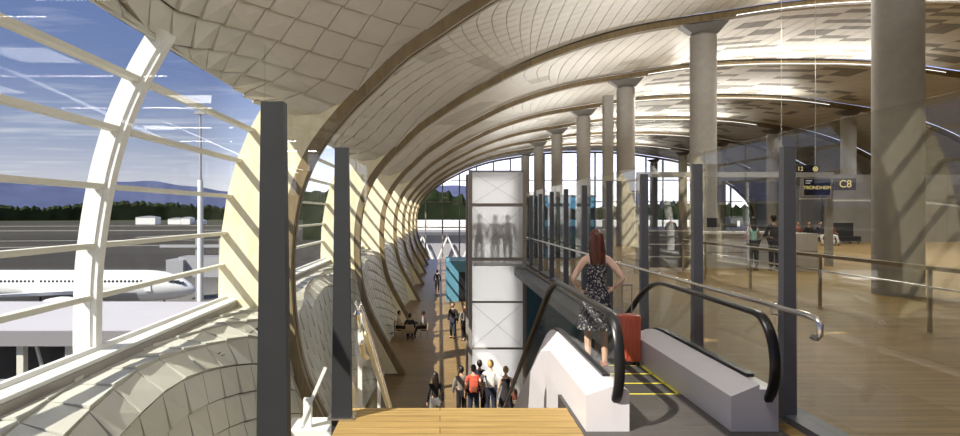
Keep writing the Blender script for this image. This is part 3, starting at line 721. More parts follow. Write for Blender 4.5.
POSE = {
    'stand': dict(e=(.07, -.03, -.28), w=(.02, .06, -.25), k=(.01, .02, -.42), a=(0, -.03, -.41), lean=0, ph=.93),
    'hips': dict(e=(.17, -.10, -.24), w=(-.10, .12, -.13), k=(.01, .02, -.42), a=(.01, -.03, -.41), lean=0, ph=.93),
    'walk': dict(e=(.07, .04, -.28), w=(.0, .10, -.24), k=(.01, .10, -.41), a=(0, -.16, -.39), lean=.02, ph=.92),
    'rest': dict(e=(.06, .06, -.27), w=(-.05, .22, -.04), k=(.01, .0, -.42), a=(0, .0, -.41), lean=.03, ph=.93),
    'sit': dict(e=(.06, .02, -.28), w=(-.04, .24, -.06), k=(.03, .43, .02), a=(0, .04, -.41), lean=.03, ph=.53),
}
def person(label, loc, heading=0., H=1.7, pose='stand', top=None, bottom=None, dress=None, hair='hair_dk', longhair=False, skin='skin',
           sleeves='short', female=False, group=None, stance=.09, legs_bare=False, shoes='cblack'):
    s = H / 1.7; q = POSE[pose]; root = thing('person', label, 'person', (0, 0, 0), group)
    ph = q['ph']; ln = q['lean']; sh = .155 if female else .18
    J = {}
    J['pel'] = (0, 0, ph); J['wai'] = (0, ln * .4, ph + .15); J['che'] = (0, ln * .8, ph + .32); J['ub'] = (0, ln, ph + .455); J['nk'] = (0, ln + .005, ph + .545); J['hd'] = (0, ln + .02, ph + .62)
    for sg, n in ((-1, 'L'), (1, 'R')):
        J['s' + n] = (sg * sh, ln - .01, ph + .45)
        m = lambda v: (sg * v[0], v[1], v[2])
        J['e' + n] = vadd(J['s' + n], m(q['e'])); J['w' + n] = vadd(J['e' + n], m(q['w']))
        J['h' + n] = (sg * stance, 0, ph - .03)
        kk = q['k']; aa = q['a']
        if pose == 'walk' and sg < 0: kk = (kk[0], -.02, kk[2]); aa = (aa[0], -.05, -.41)
        if pose == 'walk' and sg > 0: kk = (kk[0], .06, kk[2]); aa = (aa[0], -.08, -.40)
        J['k' + n] = vadd(J['h' + n], m(kk)); J['a' + n] = vadd(J['k' + n], m(aa))
        J['a' + n] = (J['a' + n][0], J['a' + n][1], .07); J['t' + n] = (J['a' + n][0] + sg * .02, J['a' + n][1] + .15, .03)
    wr = .098 if female else .12; cr = .112 if female else .128
    Rd = dict(pel=.135 if female else .13, wai=wr, che=cr, ub=.088, nk=.048, hd=.05, s=.055, e=.038 if female else .045, w=.026, h=.092, k=.056, a=.036, t=.028)
    E_ = [('pel', 'wai'), ('wai', 'che'), ('che', 'ub'), ('ub', 'nk'), ('nk', 'hd')]
    for n in 'LR': E_ += [('ub', 's' + n), ('s' + n, 'e' + n), ('e' + n, 'w' + n), ('pel', 'h' + n), ('h' + n, 'k' + n), ('k' + n, 'a' + n), ('a' + n, 't' + n)]
    def chain(edges, infl=0., cut=None, rad=None):
        names = []
        for a, b in edges:
            for x in (a, b):
                if x not in names: names.append(x)
        key = lambda x: Rd[x] if x in Rd else Rd[x[0]]
        pts = [(cut or {}).get(x, J[x]) for x in names]
        return skin_mesh(pts, [(names.index(a), names.index(b)) for a, b in edges], [(rad or {}).get(x, key(x)) + infl for x in names])
    mb = MB(); vs, fs = chain(E_); flat(vs, .82, ph - .12, ph + .52); mb.add(vs, fs)
    # head with face
    hz = ph + .705; hy = ln + .025
    def hf(v):
        v = Vector(v)
        if v.z < 0: v.x *= 1 - .28 * (-v.z) ** 1.5; v.y = v.y * (1 - .10 * (-v.z)) + .08 * (-v.z)
        if v.y > .8 and abs(v.x) < .18 and -.35 < v.z < .1: v.y += .17 * (1 - abs(v.x) / .18)
        if v.y > .55 and .05 < v.z < .25 and .2 < abs(v.x) < .6: v.y -= .06
        return v
    mb.sphere((0, hy, hz), (.076, .095, .118), 22, 16, 0, hf)
    for sg in (-1, 1):
        mb.sphere((sg * .078, hy - .005, hz - .008), (.014, .024, .034), 8, 6)
        mb.sphere((sg * .030, hy + .080, hz + .012), (.012, .009, .008), 8, 6, 2)
    mb.sphere((0, hy + .093, hz - .060), (.024, .008, .008), 8, 5, 1)
    # hands: a palm and five unequal fingers curled towards the thigh or hip
    for sg, n in ((-1, 'L'), (1, 'R')):
        w_ = Vector(J['w' + n]); d = (w_ - Vector(J['e' + n])).normalized()
        if pose == 'hips': d = (d * .5 + Vector((-sg * .5, .45, -.45))).normalized()
        side = d.cross(Vector((sg, 0, 0)) if abs(d.x) < .8 else Vector((0, 0, 1))).normalized(); 
        if side.y < 0: side = -side
        inw = Vector((-sg, 0, 0)); inw = (inw - d * inw.dot(d)).normalized() if abs(d.x) < .95 else Vector((0, 0, -1))
        pts = [w_ - d * .02, w_ + d * .045, w_ + d * .085]; v2, f2 = skin_mesh([tuple(p) for p in pts], [(0, 1), (1, 2)], [.024, .032, .030]); 
        for v in v2:
            c = w_ + d * (v - w_).dot(d); o_ = v - c; v -= inw * o_.dot(inw) * .45
        mb.add(v2, f2)
        for fi, (off, ln_) in enumerate(((.026, .068), (.009, .076), (-.009, .071), (-.026, .056))):
            a0 = w_ + d * .075 + side * off
            p1 = a0 + d * ln_ * .5 + inw * .008; p2 = a0 + d * ln_ * .85 + inw * .026; p3 = a0 + d * ln_ + inw * .044
            v2, f2 = skin_mesh([tuple(a0), tuple(p1), tuple(p2), tuple(p3)], [(0, 1), (1, 2), (2, 3)], [.0095, .009, .008, .0065]); mb.add(v2, f2)
        a0 = w_ + d * .03 + side * .02; v2, f2 = skin_mesh([tuple(a0), tuple(a0 + side * .03 + d * .025), tuple(a0 + side * .04 + d * .055 + inw * .012)], [(0, 1), (1, 2)], [.013, .011, .008]); mb.add(v2, f2)
    parts = [('body', mb, [skin, 'lip', 'eye'])]
    # clothes
    if top:
        cut = {}
        ed = [('pel', 'wai'), ('wai', 'che'), ('che', 'ub')]
        for n in 'LR':
            ed.append(('ub', 's' + n))
            if sleeves == 'short':
                cut['e' + n] = tuple(Vector(J['s' + n]).lerp(Vector(J['e' + n]), .62)); ed.append(('s' + n, 'e' + n))
            elif sleeves == 'long': ed += [('s' + n, 'e' + n), ('e' + n, 'w' + n)]
        cut['pel'] = (0, 0, ph - (.0 if not dress else .0))
        v2, f2 = chain(ed, .014, cut, {'eL': .055, 'eR': .055, 'ub': .088} if sleeves == 'short' else {'ub': .088}); flat(v2, .84, ph - .2, ph + .55); m2 = MB(); m2.add(v2, f2)
        parts.append(('shirt', m2, top))
    if bottom:
        ed = [('pel', 'hL'), ('hL', 'kL'), ('kL', 'aL'), ('pel', 'hR'), ('hR', 'kR'), ('kR', 'aR')]
        v2, f2 = chain(ed, .016, {'aL': vadd(J['aL'], (0, 0, .02)), 'aR': vadd(J['aR'], (0, 0, .02))}, {'aL': .05, 'aR': .05, 'kL': .062, 'kR': .062}); flat(v2, .88, ph - .2, ph + .3); m2 = MB(); m2.add(v2, f2)
        parts.append(('trousers', m2, bottom))
    if dress:
        rg = []
        for z, rx, ry in ((.395, .100, .098), (.36, .128, .108), (.28, .135, .112), (.18, .118, .098), (.10, .122, .102), (0, .165, .13), (-.12, .192, .152), (-.28, .215, .172), (-.44, .238, .19)):
            rg.append([((rx + (.012 * math.sin(7 * a) if z < 0 else 0) * (-z * 2)) * math.cos(a), ln * .5 + ry * math.sin(a), ph + z) for a in [2 * math.pi * i / 40 for i in range(40)]])
        m2 = MB(); m2.loft(rg, 0, False)
        inner = [[(x * .97, y * .97, z) for x, y, z in r] for r in rg]; m2.loft(inner, 0, False)
        dr = ('dress', m2, dress); parts.append(dr)
        m3 = MB()
        for sg in (-1, 1):
            pth = [(sg * .085, -.088, ph + .385), (sg * .09, -.075, ph + .45), (sg * .092, -.02, ph + .512), (sg * .09, .06, ph + .46), (sg * .08, .095, ph + .36)]
            m3.tube(pth, .008, 6)
        parts.append(('shoulder_strap', m3, 'cnavy'))
    m2 = MB()
    for n in 'LR':
        a = J['a' + n]; m2.sphere((a[0], a[1] + .05, .035), (.045, .125, .036), 12, 7); m2.box((a[0] - .035, a[1] - .06, 0), (a[0] + .035, a[1] + .15, .02))
    parts.append(('shoes', m2, shoes))
    # hair
    m2 = MB()
    def cap(v):
        v = Vector(v)
        if v.z < -.1 and v.y > -.1: v *= .80
        if v.y > .45 and v.z < .45: v.y *= .72
        r = 1 + .02 * math.sin(9 * math.atan2(v.y, v.x)); return v * r
    m2.sphere((0, hy - .014, hz + .014), (.088, .103, .120), 26, 14, 0, cap)
    if longhair:
        rg = []
        for z, rx, ry, cy in ((.075, .080, .07, -.035), (.0, .098, .066, -.052), (-.08, .104, .056, -.070), (-.17, .100, .048, -.085), (-.26, .088, .040, -.092), (-.34, .066, .030, -.094), (-.40, .034, .018, -.092)):
            rg.append([(rx * (1 + .07 * math.sin(6 * a + z * 20)) * math.cos(a) + .008 * math.sin(z * 18), hy + cy + ry * (1 + .10 * math.sin(9 * a)) * math.sin(a), hz + z) for a in [2 * math.pi * i / 36 for i in range(36)]])
        m2.loft(rg)
    parts.append(('hair', m2, hair))
    for nm, m_, mt in parts: 
        m_.v = [(x * s, y * s, z * s) for x, y, z in m_.v]
        m_.build(nm, mt, root, True)
    root.location = loc; root.rotation_euler = (0, 0, heading)
    root['pose_note'] = pose
    del root['pose_note']
    return root, J, s

# the woman on the escalator and her suitcase
person('woman in a navy floral sundress with long auburn hair, hands on hips', (1.90, 7.6, -.02), 0, 1.61, 'hips', dress='floral', hair='hair_br', longhair=True, skin='skin2', female=True, shoes='cbrown')
t = thing('suitcase', 'red upright suitcase with raised handle beside the woman', 'suitcase', (2.29, 7.62, .0))
def rbox(lo, hi, bev, name, mat, par): b = MB(); b.box(lo, hi); return b.build(name, mat, par, True, None, bev)
rbox((2.15, 7.52, .05), (2.43, 7.72, .62), .035, 'shell', 'case', t)
b = MB()
for x in (2.19, 2.24, 2.29, 2.34, 2.39): b.box((x - .008, 7.512, .1), (x + .008, 7.522, .57))
b.build('rib', 'case', t)
b = MB()
for x in (2.23, 2.35): b.tube([(x, 7.66, .6), (x, 7.66, .97)], .008, 6)
b.tube([(2.22, 7.66, .97), (2.36, 7.66, .97)], .014, 8); b.build('pull_handle', 'bar', t)
for x in (2.19, 2.39):
    for y in (7.55, 7.69):
        b = MB(); b.loft([[(xx, y + .028 * math.cos(a), .028 + .028 * math.sin(a)) for a in [2 * math.pi * i / 12 for i in range(12)]] for xx in (x - .012, x + .012)]); b.box((x - .015, y - .012, .03), (x + .015, y + .012, .06)); b.build('wheel', 'rubber', t)

# group on the lower floor
LF = -4.5
person('man in a white shirt and dark trousers, hands on hips, on the lower floor', (1.54, 19.0, LF), .05, 1.82, 'hips', top='cwhite', bottom='cnavy', hair='hair_bl', skin='skin2', sleeves='short')
person('blond woman in a sleeveless black dress with a bag, on the lower floor', (1.99, 18.9, LF), -.1, 1.66, 'stand', dress='cblack', top='cblack', hair='hair_bl', skin='skin2', sleeves='none', female=True)
person('traveller in a red top wearing a red backpack, dark hair', (1.02, 19.0, LF), .0, 1.68, 'stand', top='cred', bottom='cnavy', hair='hair_dk', sleeves='short')
person('traveller in dark clothes half hidden behind the white-shirted man', (1.25, 19.7, LF), .1, 1.66, 'stand', top='cnavy', bottom='cblack', hair='hair_dk', sleeves='long')
person('traveller in a grey top left of the red backpack wearer', (.66, 19.2, LF), .2, 1.60, 'walk', top='cgrey', bottom='cblack', hair='hair_dk', sleeves='long')
t = thing('backpack', 'red backpack on the back of the dark-haired traveller', 'backpack', (1.02, 18.84, LF + .95))
rbox((.89, 18.73, LF + .95), (1.15, 18.87, LF + 1.36), .04, 'bag', 'cred', t); rbox((.93, 18.69, LF + .99), (1.11, 18.74, LF + 1.16), .015, 'pocket', 'cbrown', t)
t = thing('shoulder_bag', 'reddish brown bag at the blond woman\'s right side', 'bag', (2.24, 18.85, LF + .7))
rbox((2.18, 18.75, LF + .72), (2.33, 18.97, LF + 1.02), .03, 'bag', 'cbrown', t)
b = MB(); b.tube([(2.25, 18.78, LF + 1.0), (2.19, 18.84, LF + 1.36), (2.25, 18.94, LF + 1.0)], .012, 6); b.build('strap', 'cbrown', t)
t = thing('carrier_bag', 'white carrier bag standing between the man and the blond woman', 'bag', (1.77, 18.8, LF))
b = MB(); b.loft([[(1.77 - w, 18.8 - .07, LF + z), (1.77 + w, 18.8 - .07, LF + z), (1.77 + w, 18.8 + .07, LF + z), (1.77 - w, 18.8 + .07, LF + z)] for z, w in ((0, .15), (.34, .13))]); b.build('bag', 'cwhite', t)
b = MB(); b.tube([(1.71, 18.8, LF + .33), (1.73, 18.8, LF + .5), (1.81, 18.8, LF + .5), (1.83, 18.8, LF + .33)], .008, 6); b.build('handle', 'cwhite', t)
person('woman with long dark hair in black standing alone on the lower floor', (-.14, 18.3, LF), .3, 1.64, 'stand', top='cblack', bottom='cgrey', hair='hair_dk', longhair=True, female=True, sleeves='long')
person('traveller in black walking far away beside the timber ribs', (-.22, 50, LF), 0, 1.75, 'walk', top='cblack', bottom='cblack', sleeves='long')
person('traveller in dark clothes standing by the teal kiosk', (.66, 31.7, LF), 2.6, 1.75, 'stand', top='cblack', bottom='cnavy', sleeves='long')
person('traveller in grey standing by the teal kiosk, nearer the lift', (1.2, 31.2, LF), -2.4, 1.7, 'stand', top='cgrey', bottom='cblack', sleeves='long')
def cafe_chair(x, y, rz, label):
    t = thing('cafe_chair', label, 'chair', (0, 0, 0), 'cafe chairs on the lower floor')
    rbox((-.22, -.22, .42), (.22, .22, .46), .01, 'seat', 'ctan', t); rbox((-.21, -.23, .5), (.21, -.19, .85), .01, 'backrest', 'ctan', t)
    for sx in (-1, 1):
        for sy in (-1, 1):
            b = MB(); b.bar((sx * .19, sy * .19, 0), (sx * .18, sy * .18, .42 if sy > 0 else .85), .03); b.build('leg', 'bar', t)
    t.location = (x, y, LF); t.rotation_euler = (0, 0, rz)
seats = [(-1.5, 31.0, 0., 'cblack', 'cnavy', 'seated traveller in black with back turned, at the cafe table'),
         (-.82, 31.9, 1.57, 'cgrey', 'cblack', 'seated traveller in grey at the right of the cafe table'),
         (-2.12, 31.9, -1.57, 'ctan', 'cblack', 'seated traveller in tan at the left of the cafe table')]
for i, (x, y, rz, a, b_, lab) in enumerate(seats):
    person(lab, (x, y, LF), rz, 1.72, 'sit', top=a, bottom=b_, sleeves='long', group='travellers seated on the lower floor')
    cafe_chair(x, y, rz, ['timber cafe chair under the traveller with back turned', 'timber cafe chair right of the table', 'timber cafe chair left of the table'][i])
t = thing('cafe_table', 'small round cafe table between the seated travellers', 'table', (-1.47, 31.95, LF))
b = MB(); b.cyl((-1.47, 31.95), .38, LF + .72, LF + .75, 28); b.build('table_top', 'cblack', t)
b = MB(); b.cyl((-1.47, 31.95), .03, LF + .02, LF + .72, 10); b.cyl((-1.47, 31.95), .22, LF, LF + .02, 20); b.build('pedestal', 'bar', t)
# upper deck
person('woman in a mint top and black trousers standing at the white counter', (10.08, 20.1, 0), .05, 1.66, 'rest', top='cteal', bottom='cblack', hair='hair_dk', longhair=True, female=True, sleeves='none')
person('man in a dark suit standing at the counter right of the woman', (10.75, 20.1, 0), .1, 1.74, 'rest', top='cblack', bottom='cblack', hair='hair_dk', sleeves='long')
person('dark-haired traveller behind the grey barrier panel', (8.35, 22.6, 0), .5, 1.78, 'stand', top='cblack', bottom='cblack', sleeves='long')
t = thing('bench', 'long dark bench under the seated travellers on the right', 'bench', (21.2, 36, 0))
b = MB(); b.box((19.6, 35.8, .36), (22.8, 36.3, .44)); b.build('seat', 'cblack', t); b = MB(); b.box((19.6, 36.28, .44), (22.8, 36.36, .85)); b.build('backrest', 'cblack', t)
for x in (19.8, 21.2, 22.6):
    b = MB(); b.box((x - .04, 35.85, 0), (x + .04, 36.25, .36)); b.build('leg', 'bar', t)
for i, (x, tp, bt, hr, lab) in enumerate(((20.6, 'cbrown', 'cblack', 'hair_dk', 'bench sitter in brown, left end'), (21.25, 'cblack', 'cnavy', 'hair_dk', 'bench sitter in black, dark trousers'), (21.9, 'cnavy', 'cwhite', 'hair_dk', 'bench sitter in navy with pale trousers'), (22.55, 'cbrown', 'cwhite', 'hair_bl', 'fair-haired bench sitter in brown and white, right end'))):
    person(lab, (x, 36.05, 0), math.pi, 1.7, 'sit', top=tp, bottom=bt, hair=hr, sleeves='long', group='travellers on the bench')
for i, (x, y, tp, lab) in enumerate(((1.36, 21.75, 'cbrown', 'blurred slim figure in brown inside the lift, left'), (1.92, 21.8, 'cblack', 'blurred dark figure in the middle of the lift'), (2.34, 21.7, 'cbrown', 'blurred figure in brown inside the lift, right'))):
    person(lab, (x, y, .12), math.pi, 1.62, 'stand', top=tp, bottom='cblack', hair='hair_dk', sleeves='long', group='people in the lift')

# ---------------------------------------------------------------- outside
GZ = -11.0
def slabg(name, poly_lo, poly_hi, mat, label): b = MB(); b.box(poly_lo, poly_hi); return tag(b.build(name, mat), label, None, None, 'structure')
slabg('ground', (-9000, -600, GZ - 1), (9000, 9000, GZ), 'ground', 'grey apron and brown airfield outside')
rk = random.Random(5)
mk = MB()
for (x0, y0, x1, y1, w) in ((-140, 118, -38, 142, 1.0), (-260, 205, -60, 262, 1.6), (-400, 260, -90, 300, 2.), (-500, 420, -150, 470, 5), (-700, 560, -200, 640, 8), (-160, 330, -110, 520, 3)):
    mk.bar((x0, y0, GZ + .03), (x1, y1, GZ + .03), w, .04)
tag(mk.build('ground_marking', 'line'), 'pale taxiway lines on the airfield', None, None, 'structure')
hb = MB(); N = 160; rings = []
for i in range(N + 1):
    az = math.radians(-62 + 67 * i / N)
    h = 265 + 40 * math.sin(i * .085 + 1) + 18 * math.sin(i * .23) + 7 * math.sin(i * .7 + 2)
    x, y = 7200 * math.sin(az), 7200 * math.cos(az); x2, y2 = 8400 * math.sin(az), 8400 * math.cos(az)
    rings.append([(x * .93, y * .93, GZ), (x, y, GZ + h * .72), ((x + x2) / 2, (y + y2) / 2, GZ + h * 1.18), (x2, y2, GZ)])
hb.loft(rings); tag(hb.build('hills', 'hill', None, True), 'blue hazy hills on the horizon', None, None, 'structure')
tb = MB(); rings = []
for i in range(700):
    az = math.radians(-60 + 120 * i / 699); D = 1250
    h = 24 + rk.random() * 9 + 6 * math.sin(i * .07); x, y = D * math.sin(az), D * math.cos(az); k = 1.06
    rings.append([(x, y, GZ), (x, y, GZ + h * .8), (x * 1.02, y * 1.02, GZ + h), (x * k, y * k, GZ + h * .9), (x * k, y * k, GZ)])
tb.loft(rings); tag(tb.build('treeline', 'tree'), 'dark forest edge along the airfield', 'trees', None, 'stuff')
tb = MB(); rings = []
for i in range(56):
    x = -66 + i * 1.6; h = 19 + rk.random() * 4 + 2.5 * math.sin(i * .2)
    rings.append([(x, 300, GZ), (x, 300.5, GZ + h * .8), (x, 303, GZ + h), (x, 307, GZ + h * .9), (x, 308, GZ)])
tb.loft(rings); tag(tb.build('treeline', 'tree'), 'dark trees behind the white pier building', 'trees', None, 'stuff')
hg = [(-330, 700, 22, 8), (-300, 705, 14, 6), (-285, 700, 10, 7), (-222, 700, 26, 10), (-275, 712, 9, 4)]
for i, (x, y, w, h) in enumerate(hg):
    t = thing('hangar', 'white airfield building before the trees, %s from the left' % ORD[i], 'building', (x, y, GZ), 'airfield buildings')
    b = MB(); b.box((x - w / 2, y, GZ), (x + w / 2, y + 14, GZ + h)); b.build('wall', 'white', t)
    b = MB(); b.prism_y([(x - w / 2 - .4, GZ + h), (x, GZ + h + 1.6), (x + w / 2 + .4, GZ + h)], y - .3, y + 14.3); b.build('roof', 'pgrey', t)
# aircraft
A = thing('airliner', 'white passenger jet parked outside with nose pointing right', 'aircraft', (-45, 83, GZ))
cy, cz, rad = 83., -7.75, 1.98
xn = -32.4
prof_f = [(0, .04, -.62), (.25, .38, -.58), (.8, .78, -.48), (1.6, 1.15, -.34), (2.6, 1.48, -.20), (3.8, 1.75, -.08), (5.2, 1.92, -.02), (6.8, 1.98, 0), (14, 1.98, 0), (28, 1.98, 0), (33, 1.85, .12), (38, 1.2, .65), (42, .5, 1.1), (43, .2, 1.2)]
b = MB(); b.loft([[(xn - a, cy + r * math.cos(t_), cz + dz + r * 1.03 * math.sin(t_)) for t_ in [2 * math.pi * j / 32 for j in range(32)]] for a, r, dz in prof_f]); fus = b.build('fuselage', 'plane', A, True)
b = MB(); b.loft([[(xn - a, cy + (rad + .004) * math.cos(t_), cz + (rad + .004) * 1.03 * math.sin(t_)) for t_ in [math.pi * (1.12 + .76 * j / 12) for j in range(13)]] for a in (7, 28)], 0, False, False); b.build('belly', 'pgrey', A, True)
for i in range(44):
    x = xn - 6.4 - i * .52
    if i in (13, 14, 26): continue
    b = MB(); yv = cy - rad * math.cos(math.asin(.33)) - .01
    b.box((x - .15, yv - .012, cz + .46), (x + .15, yv + .03, cz + .90)); b.build('cabin_window', 'pwin', fus)
b = MB()
for a, z0, z1 in ((1.55, .35, .78), (2.15, .50, .98), (2.8, .62, 1.1)):
    rr = 1.15 + (a - 1.6) * .33; b.box((xn - a - .25, cy - rr * .92, cz + z0 - .1), (xn - a + .25, cy - rr * .6, cz + z1 - .2))
b.build('cockpit_window', 'pwin', fus)
for x in (xn - 5.5, xn - 13.6):
    b = MB(); b.box((x - .4, cy - rad - .012, cz - .55), (x + .4, cy - rad + .25, cz + .95)); b.build('cabin_door', 'plane', A)
b = MB(); b.loft([[(xn - 14.5, cy - 1.5, cz - 1.0), (xn - 21.5, cy - 1.5, cz - 1.0), (xn - 21.5, cy - 1.5, cz - .75), (xn - 14.5, cy - 1.5, cz - .5)],
                  [(xn - 22.5, cy - 16, cz + .3), (xn - 24.2, cy - 16, cz + .3), (xn - 24.2, cy - 16, cz + .38), (xn - 22.5, cy - 16, cz + .42)]]); b.build('wing', 'plane', A)
b = MB(); b.loft([[(xn - 13.2 - a, cy - 5.6 + r * math.cos(t_), cz - 1.75 + r * math.sin(t_)) for t_ in [2 * math.pi * j / 24 for j in range(24)]] for a, r in ((0, .82), (.25, .98), (1.4, 1.0), (2.6, .8), (3.6, .55), (4.2, .3))]); b.build('engine', 'plane', A, True)
b = MB(); b.loft([[(xn - 13.17 - a, cy - 5.6 + r * math.cos(t_), cz - 1.75 + r * math.sin(t_)) for t_ in [2 * math.pi * j / 24 for j in range(24)]] for a, r in ((0, .74), (.1, .74))]); b.build('engine_intake', 'black', A, True)
b = MB(); b.prism_y([(xn - 34, cz + 1.5), (xn - 39, cz + 7), (xn - 42, cz + 7), (xn - 41, cz + 1.8)], cy - .15, cy + .15); b.build('tail_fin', 'plane', A)
for x, yy in ((xn - 4.2, cy), (xn - 19, cy - 2.6), (xn - 19, cy + 2.6)):
    b = MB(); b.cyl((x, yy), .12, GZ + .5, cz - 1.2, 8); b.loft([[(x + .5 * math.cos(t_), q, GZ + .5 + .5 * math.sin(t_)) for t_ in [2 * math.pi * j / 16 for j in range(16)]] for q in (yy - .25, yy + .25)]); b.build('landing_gear', 'black', A)
# passenger bridge behind the nose
B = thing('passenger_bridge', 'grey-blue passenger bridge beside the jet nose', 'bridge', (-31, 92, GZ))
b = MB(); b.box((-38.5, 92, -7.6), (-24, 95, -4.6)); b.build('tunnel', 'pgrey', B)
b = MB(); b.box((-40, 91.2, -7.6), (-37.5, 95.5, -5.0)); b.build('cab', 'pgrey', B)
for x in (-35.6, -32.2):
    b = MB(); b.box((x - .25, 91.6, GZ), (x + .25, 92.1, -1.9)); b.build('leg', 'pgrey', B)
b = MB(); b.box((-41, 91.4, -3.2), (-31.9, 91.8, -2.8)); b.build('lift_beam', 'pgrey', B)
t = thing('light_mast', 'tall pale lighting mast standing on the apron', 'mast', (-23, 60, GZ))
b = MB(); b.cyl((-23, 60), .30, GZ, 5.0, 14, 0, .26); b.build('lower_shaft', 'white', t); b = MB(); b.cyl((-23, 60), .14, 5.0, 11.6, 12, 0, .09); b.build('upper_shaft', 'pgrey', t)
b = MB(); b.box((-23.5, 59.8, 11.3), (-22.5, 60.2, 11.6)); b.build('lamp_head', 'pgrey', t)
# flat-roofed walkway building
B = thing('walkway_building', 'low pale flat-roofed walkway building with glazed side and slanted struts', 'building', (-22, 33, GZ))
b = MB(); b.box((-45, 29.5, -4.35), (-6.5, 39.5, -3.75)); b.build('roof', 'roofw', B)
b = MB(); b.box((-45, 29.3, -4.40), (-6.5, 29.5, -3.70)); b.build('fascia', 'fascia', B)
b = MB(); b.box((-45, 31.2, GZ), (-6.5, 39, -4.36)); b.build('wall', 'black', B)
x = -36.
while x < -8:
    b = MB(); b.box((x - .16, 29.6, GZ), (x + .16, 29.95, -4.36)); b.build('post', 'mull', B)
    b = MB(); b.bar((x + .5, 30.0, -4.4), (x + 1.5, 30.0, -8.2), .12); b.build('strut', 'mull', B); x += 2.3
b = MB(); b.box((-45, 29.9, -7.3), (-6.5, 30.0, -7.18)); b.box((-45, 29.9, -6.2), (-6.5, 30.0, -6.12)); b.build('guard_rail', 'pgrey', B)
# building and truss bridge past the end of the hall
B = thing('pier_building', 'white building with braced steel frame beyond the end glass', 'building', (6, 125, GZ))
b = MB(); b.box((-12, 125, -2.6), (60, 140, .3)); b.build('wall', 'white', B); b = MB(); b.box((-12.4, 124.6, -2.0), (60.4, 140.4, -1.5)); b.build('band', 'pgrey', B)
b = MB(); b.box((-12, 126, GZ), (60, 139, -2.6)); b.build('lower_wall', 'pgrey', B)
x = -11.
while x < 12:
    b = MB(); b.bar((x, 124.8, -8.5), (x + 2.5, 124.8, -2.8), .3); b.bar((x + 2.5, 124.8, -2.8), (x + 5, 124.8, -8.5), .3); b.build('brace', 'white', B); x += 5
b = MB(); b.box((-12, 124.6, -9), (60, 125, -8.5)); b.build('lower_chord', 'white', B)

# ---------------------------------------------------------------- world, sun, lamps, fill lights, camera
W = bpy.data.worlds.new('sky'); SC.world = W; W.use_nodes = True; nt = W.node_tree; nt.nodes.clear()
out = nt.nodes.new('ShaderNodeOutputWorld'); bg = nt.nodes.new('ShaderNodeBackground'); bg.inputs[1].default_value = 1.0
tc = nt.nodes.new('ShaderNodeTexCoord'); sep = nt.nodes.new('ShaderNodeSeparateXYZ'); L = nt.links
L.new(tc.outputs['Generated'], sep.inputs[0])
cr = nt.nodes.new('ShaderNodeValToRGB'); e = cr.color_ramp.elements
e[0].position = 0; e[0].color = (.80, .76, .77, 1); e[1].position = 1; e[1].color = (.10, .17, .42, 1)
for p, c in ((.04, (.66, .66, .74)), (.10, (.40, .45, .62)), (.20, (.20, .27, .51)), (.40, (.12, .19, .44))):
    q = e.new(p); q.color = (*c, 1)
L.new(sep.outputs['Z'], cr.inputs[0])
mz = nt.nodes.new('ShaderNodeMath'); mz.operation = 'MAXIMUM'; mz.inputs[1].default_value = .03; L.new(sep.outputs['Z'], mz.inputs[0])
dx = nt.nodes.new('ShaderNodeMath'); dx.operation = 'DIVIDE'; L.new(sep.outputs['X'], dx.inputs[0]); L.new(mz.outputs[0], dx.inputs[1])
dy = nt.nodes.new('ShaderNodeMath'); dy.operation = 'DIVIDE'; L.new(sep.outputs['Y'], dy.inputs[0]); L.new(mz.outputs[0], dy.inputs[1])
cb = nt.nodes.new('ShaderNodeCombineXYZ'); L.new(dx.outputs[0], cb.inputs[0]); L.new(dy.outputs[0], cb.inputs[1])
mp = nt.nodes.new('ShaderNodeMapping'); mp.inputs['Scale'].default_value = (.9, 2.2, 1); mp.inputs['Rotation'].default_value = (0, 0, .5); L.new(cb.outputs[0], mp.inputs[0])
nz = nt.nodes.new('ShaderNodeTexNoise'); nz.inputs['Scale'].default_value = .55; nz.inputs['Detail'].default_value = 7; nz.inputs['Roughness'].default_value = .58; L.new(mp.outputs[0], nz.inputs['Vector'])
c2 = nt.nodes.new('ShaderNodeValToRGB'); c2.color_ramp.elements[0].position = .52; c2.color_ramp.elements[0].color = (0, 0, 0, 1); c2.color_ramp.elements[1].position = .78; c2.color_ramp.elements[1].color = (.75, .75, .75, 1)
L.new(nz.outputs['Fac'], c2.inputs[0])
mx = nt.nodes.new('ShaderNodeMix'); mx.data_type = 'RGBA'; mx.inputs[7].default_value = (.85, .85, .9, 1)
L.new(c2.outputs[0], mx.inputs[0]); L.new(cr.outputs[0], mx.inputs[6])
# brighter haze towards the end of the hall (+Y, +X)
hz_ = nt.nodes.new('ShaderNodeVectorMath'); hz_.operation = 'DOT_PRODUCT'; hz_.inputs[1].default_value = (.30, .954, 0); L.new(tc.outputs['Generated'], hz_.inputs[0])
mr = nt.nodes.new('ShaderNodeMapRange'); mr.inputs[1].default_value = .78; mr.inputs[2].default_value = .97; mr.inputs[3].default_value = 1; mr.inputs[4].default_value = 3.2; L.new(hz_.outputs['Value'], mr.inputs[0])
vm = nt.nodes.new('ShaderNodeVectorMath'); vm.operation = 'SCALE'; L.new(mx.outputs[2], vm.inputs[0]); L.new(mr.outputs[0], vm.inputs['Scale'])
L.new(vm.outputs[0], bg.inputs[0]); L.new(bg.outputs[0], out.inputs[0])

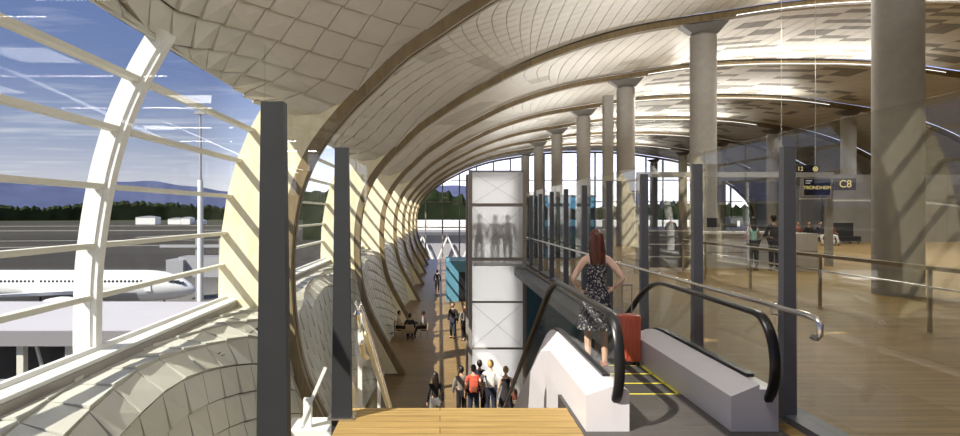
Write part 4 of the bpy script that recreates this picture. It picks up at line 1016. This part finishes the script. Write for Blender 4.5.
def light(name, kind, loc, energy, col, rot=None, direction=None, size=None, sizey=None):
    l = bpy.data.lights.new(name, kind); l.energy = energy; l.color = col
    o = bpy.data.objects.new(name, l); COL.objects.link(o); o.location = loc
    if direction is not None: o.rotation_euler = Vector(direction).to_track_quat('-Z', 'Y').to_euler()
    if size: 
        l.size = size
        if sizey: l.shape = 'RECTANGLE'; l.size_y = sizey
    return o
sun = light('sun', 'SUN', (-40, -30, 60), 9.0, (1., .93, .82), direction=(.43, .34, -.55)); sun.data.angle = .006
light('lift_fill', 'AREA', (1.93, 23.18, -.6), 105, (1, .97, .93), direction=(0, -1, 0), size=1.6, sizey=7.5)  # added backlight that brightens the frosted shaft
# added fill lights without fixtures, brightening the vault along the column row
for i, y in enumerate((8, 19, 30, 40, 50, 60, 70)):
    light('vault_fill', 'AREA', (9.0, y, 5.2), 330, (1., .98, .94), direction=(-.45, 0, 1), size=1.2, sizey=5)

for x, y in ((9.5, 18), (15, 26), (22, 22), (22, 33), (12, 36), (32, 40), (20, 48)):  # fill lights added to raise the ambient light of the right hall
    light('down_fill', 'AREA', (x, y, 8.4), 420, (1., .95, .86), direction=(0, 0, -1), size=2.5)
light('down_fill', 'AREA', (1.2, 4.2, 6.0), 170, (1., .96, .9), direction=(.1, .4, -1), size=1.5)  # added fill that lightens the woman and the escalator
for y in RIB_Y[1:-1]:
    light('linear_uplight', 'AREA', (19.0, y - 1.0, 9.3), 420, (1., .95, .86), direction=(0, -.55, 1), size=12, sizey=.15)

cam = bpy.data.cameras.new('camera'); co = bpy.data.objects.new('camera', cam); COL.objects.link(co)
co.location = (0, 0, EYE); co.rotation_euler = (math.radians(90), 0, 0)
cam.sensor_fit = 'HORIZONTAL'; cam.sensor_width = 36; cam.lens = 36 * F / 960; cam.shift_x = 40 / 960; cam.shift_y = -5 / 960; cam.clip_end = 20000; cam.clip_start = .05
SC.camera = co
SC.view_settings.view_transform = 'Standard'; SC.view_settings.look = 'None'; SC.view_settings.gamma = 1; SC.view_settings.use_curve_mapping = False
SC.view_settings.exposure = 0.0
SC.cycles.max_bounces = 10; SC.cycles.transparent_max_bounces = 40; SC.cycles.diffuse_bounces = 4; SC.cycles.glossy_bounces = 4; SC.cycles.transmission_bounces = 8
SC.cycles.caustics_reflective = False; SC.cycles.caustics_refractive = False; SC.cycles.sample_clamp_indirect = 6
SC.cycles.use_denoising = True
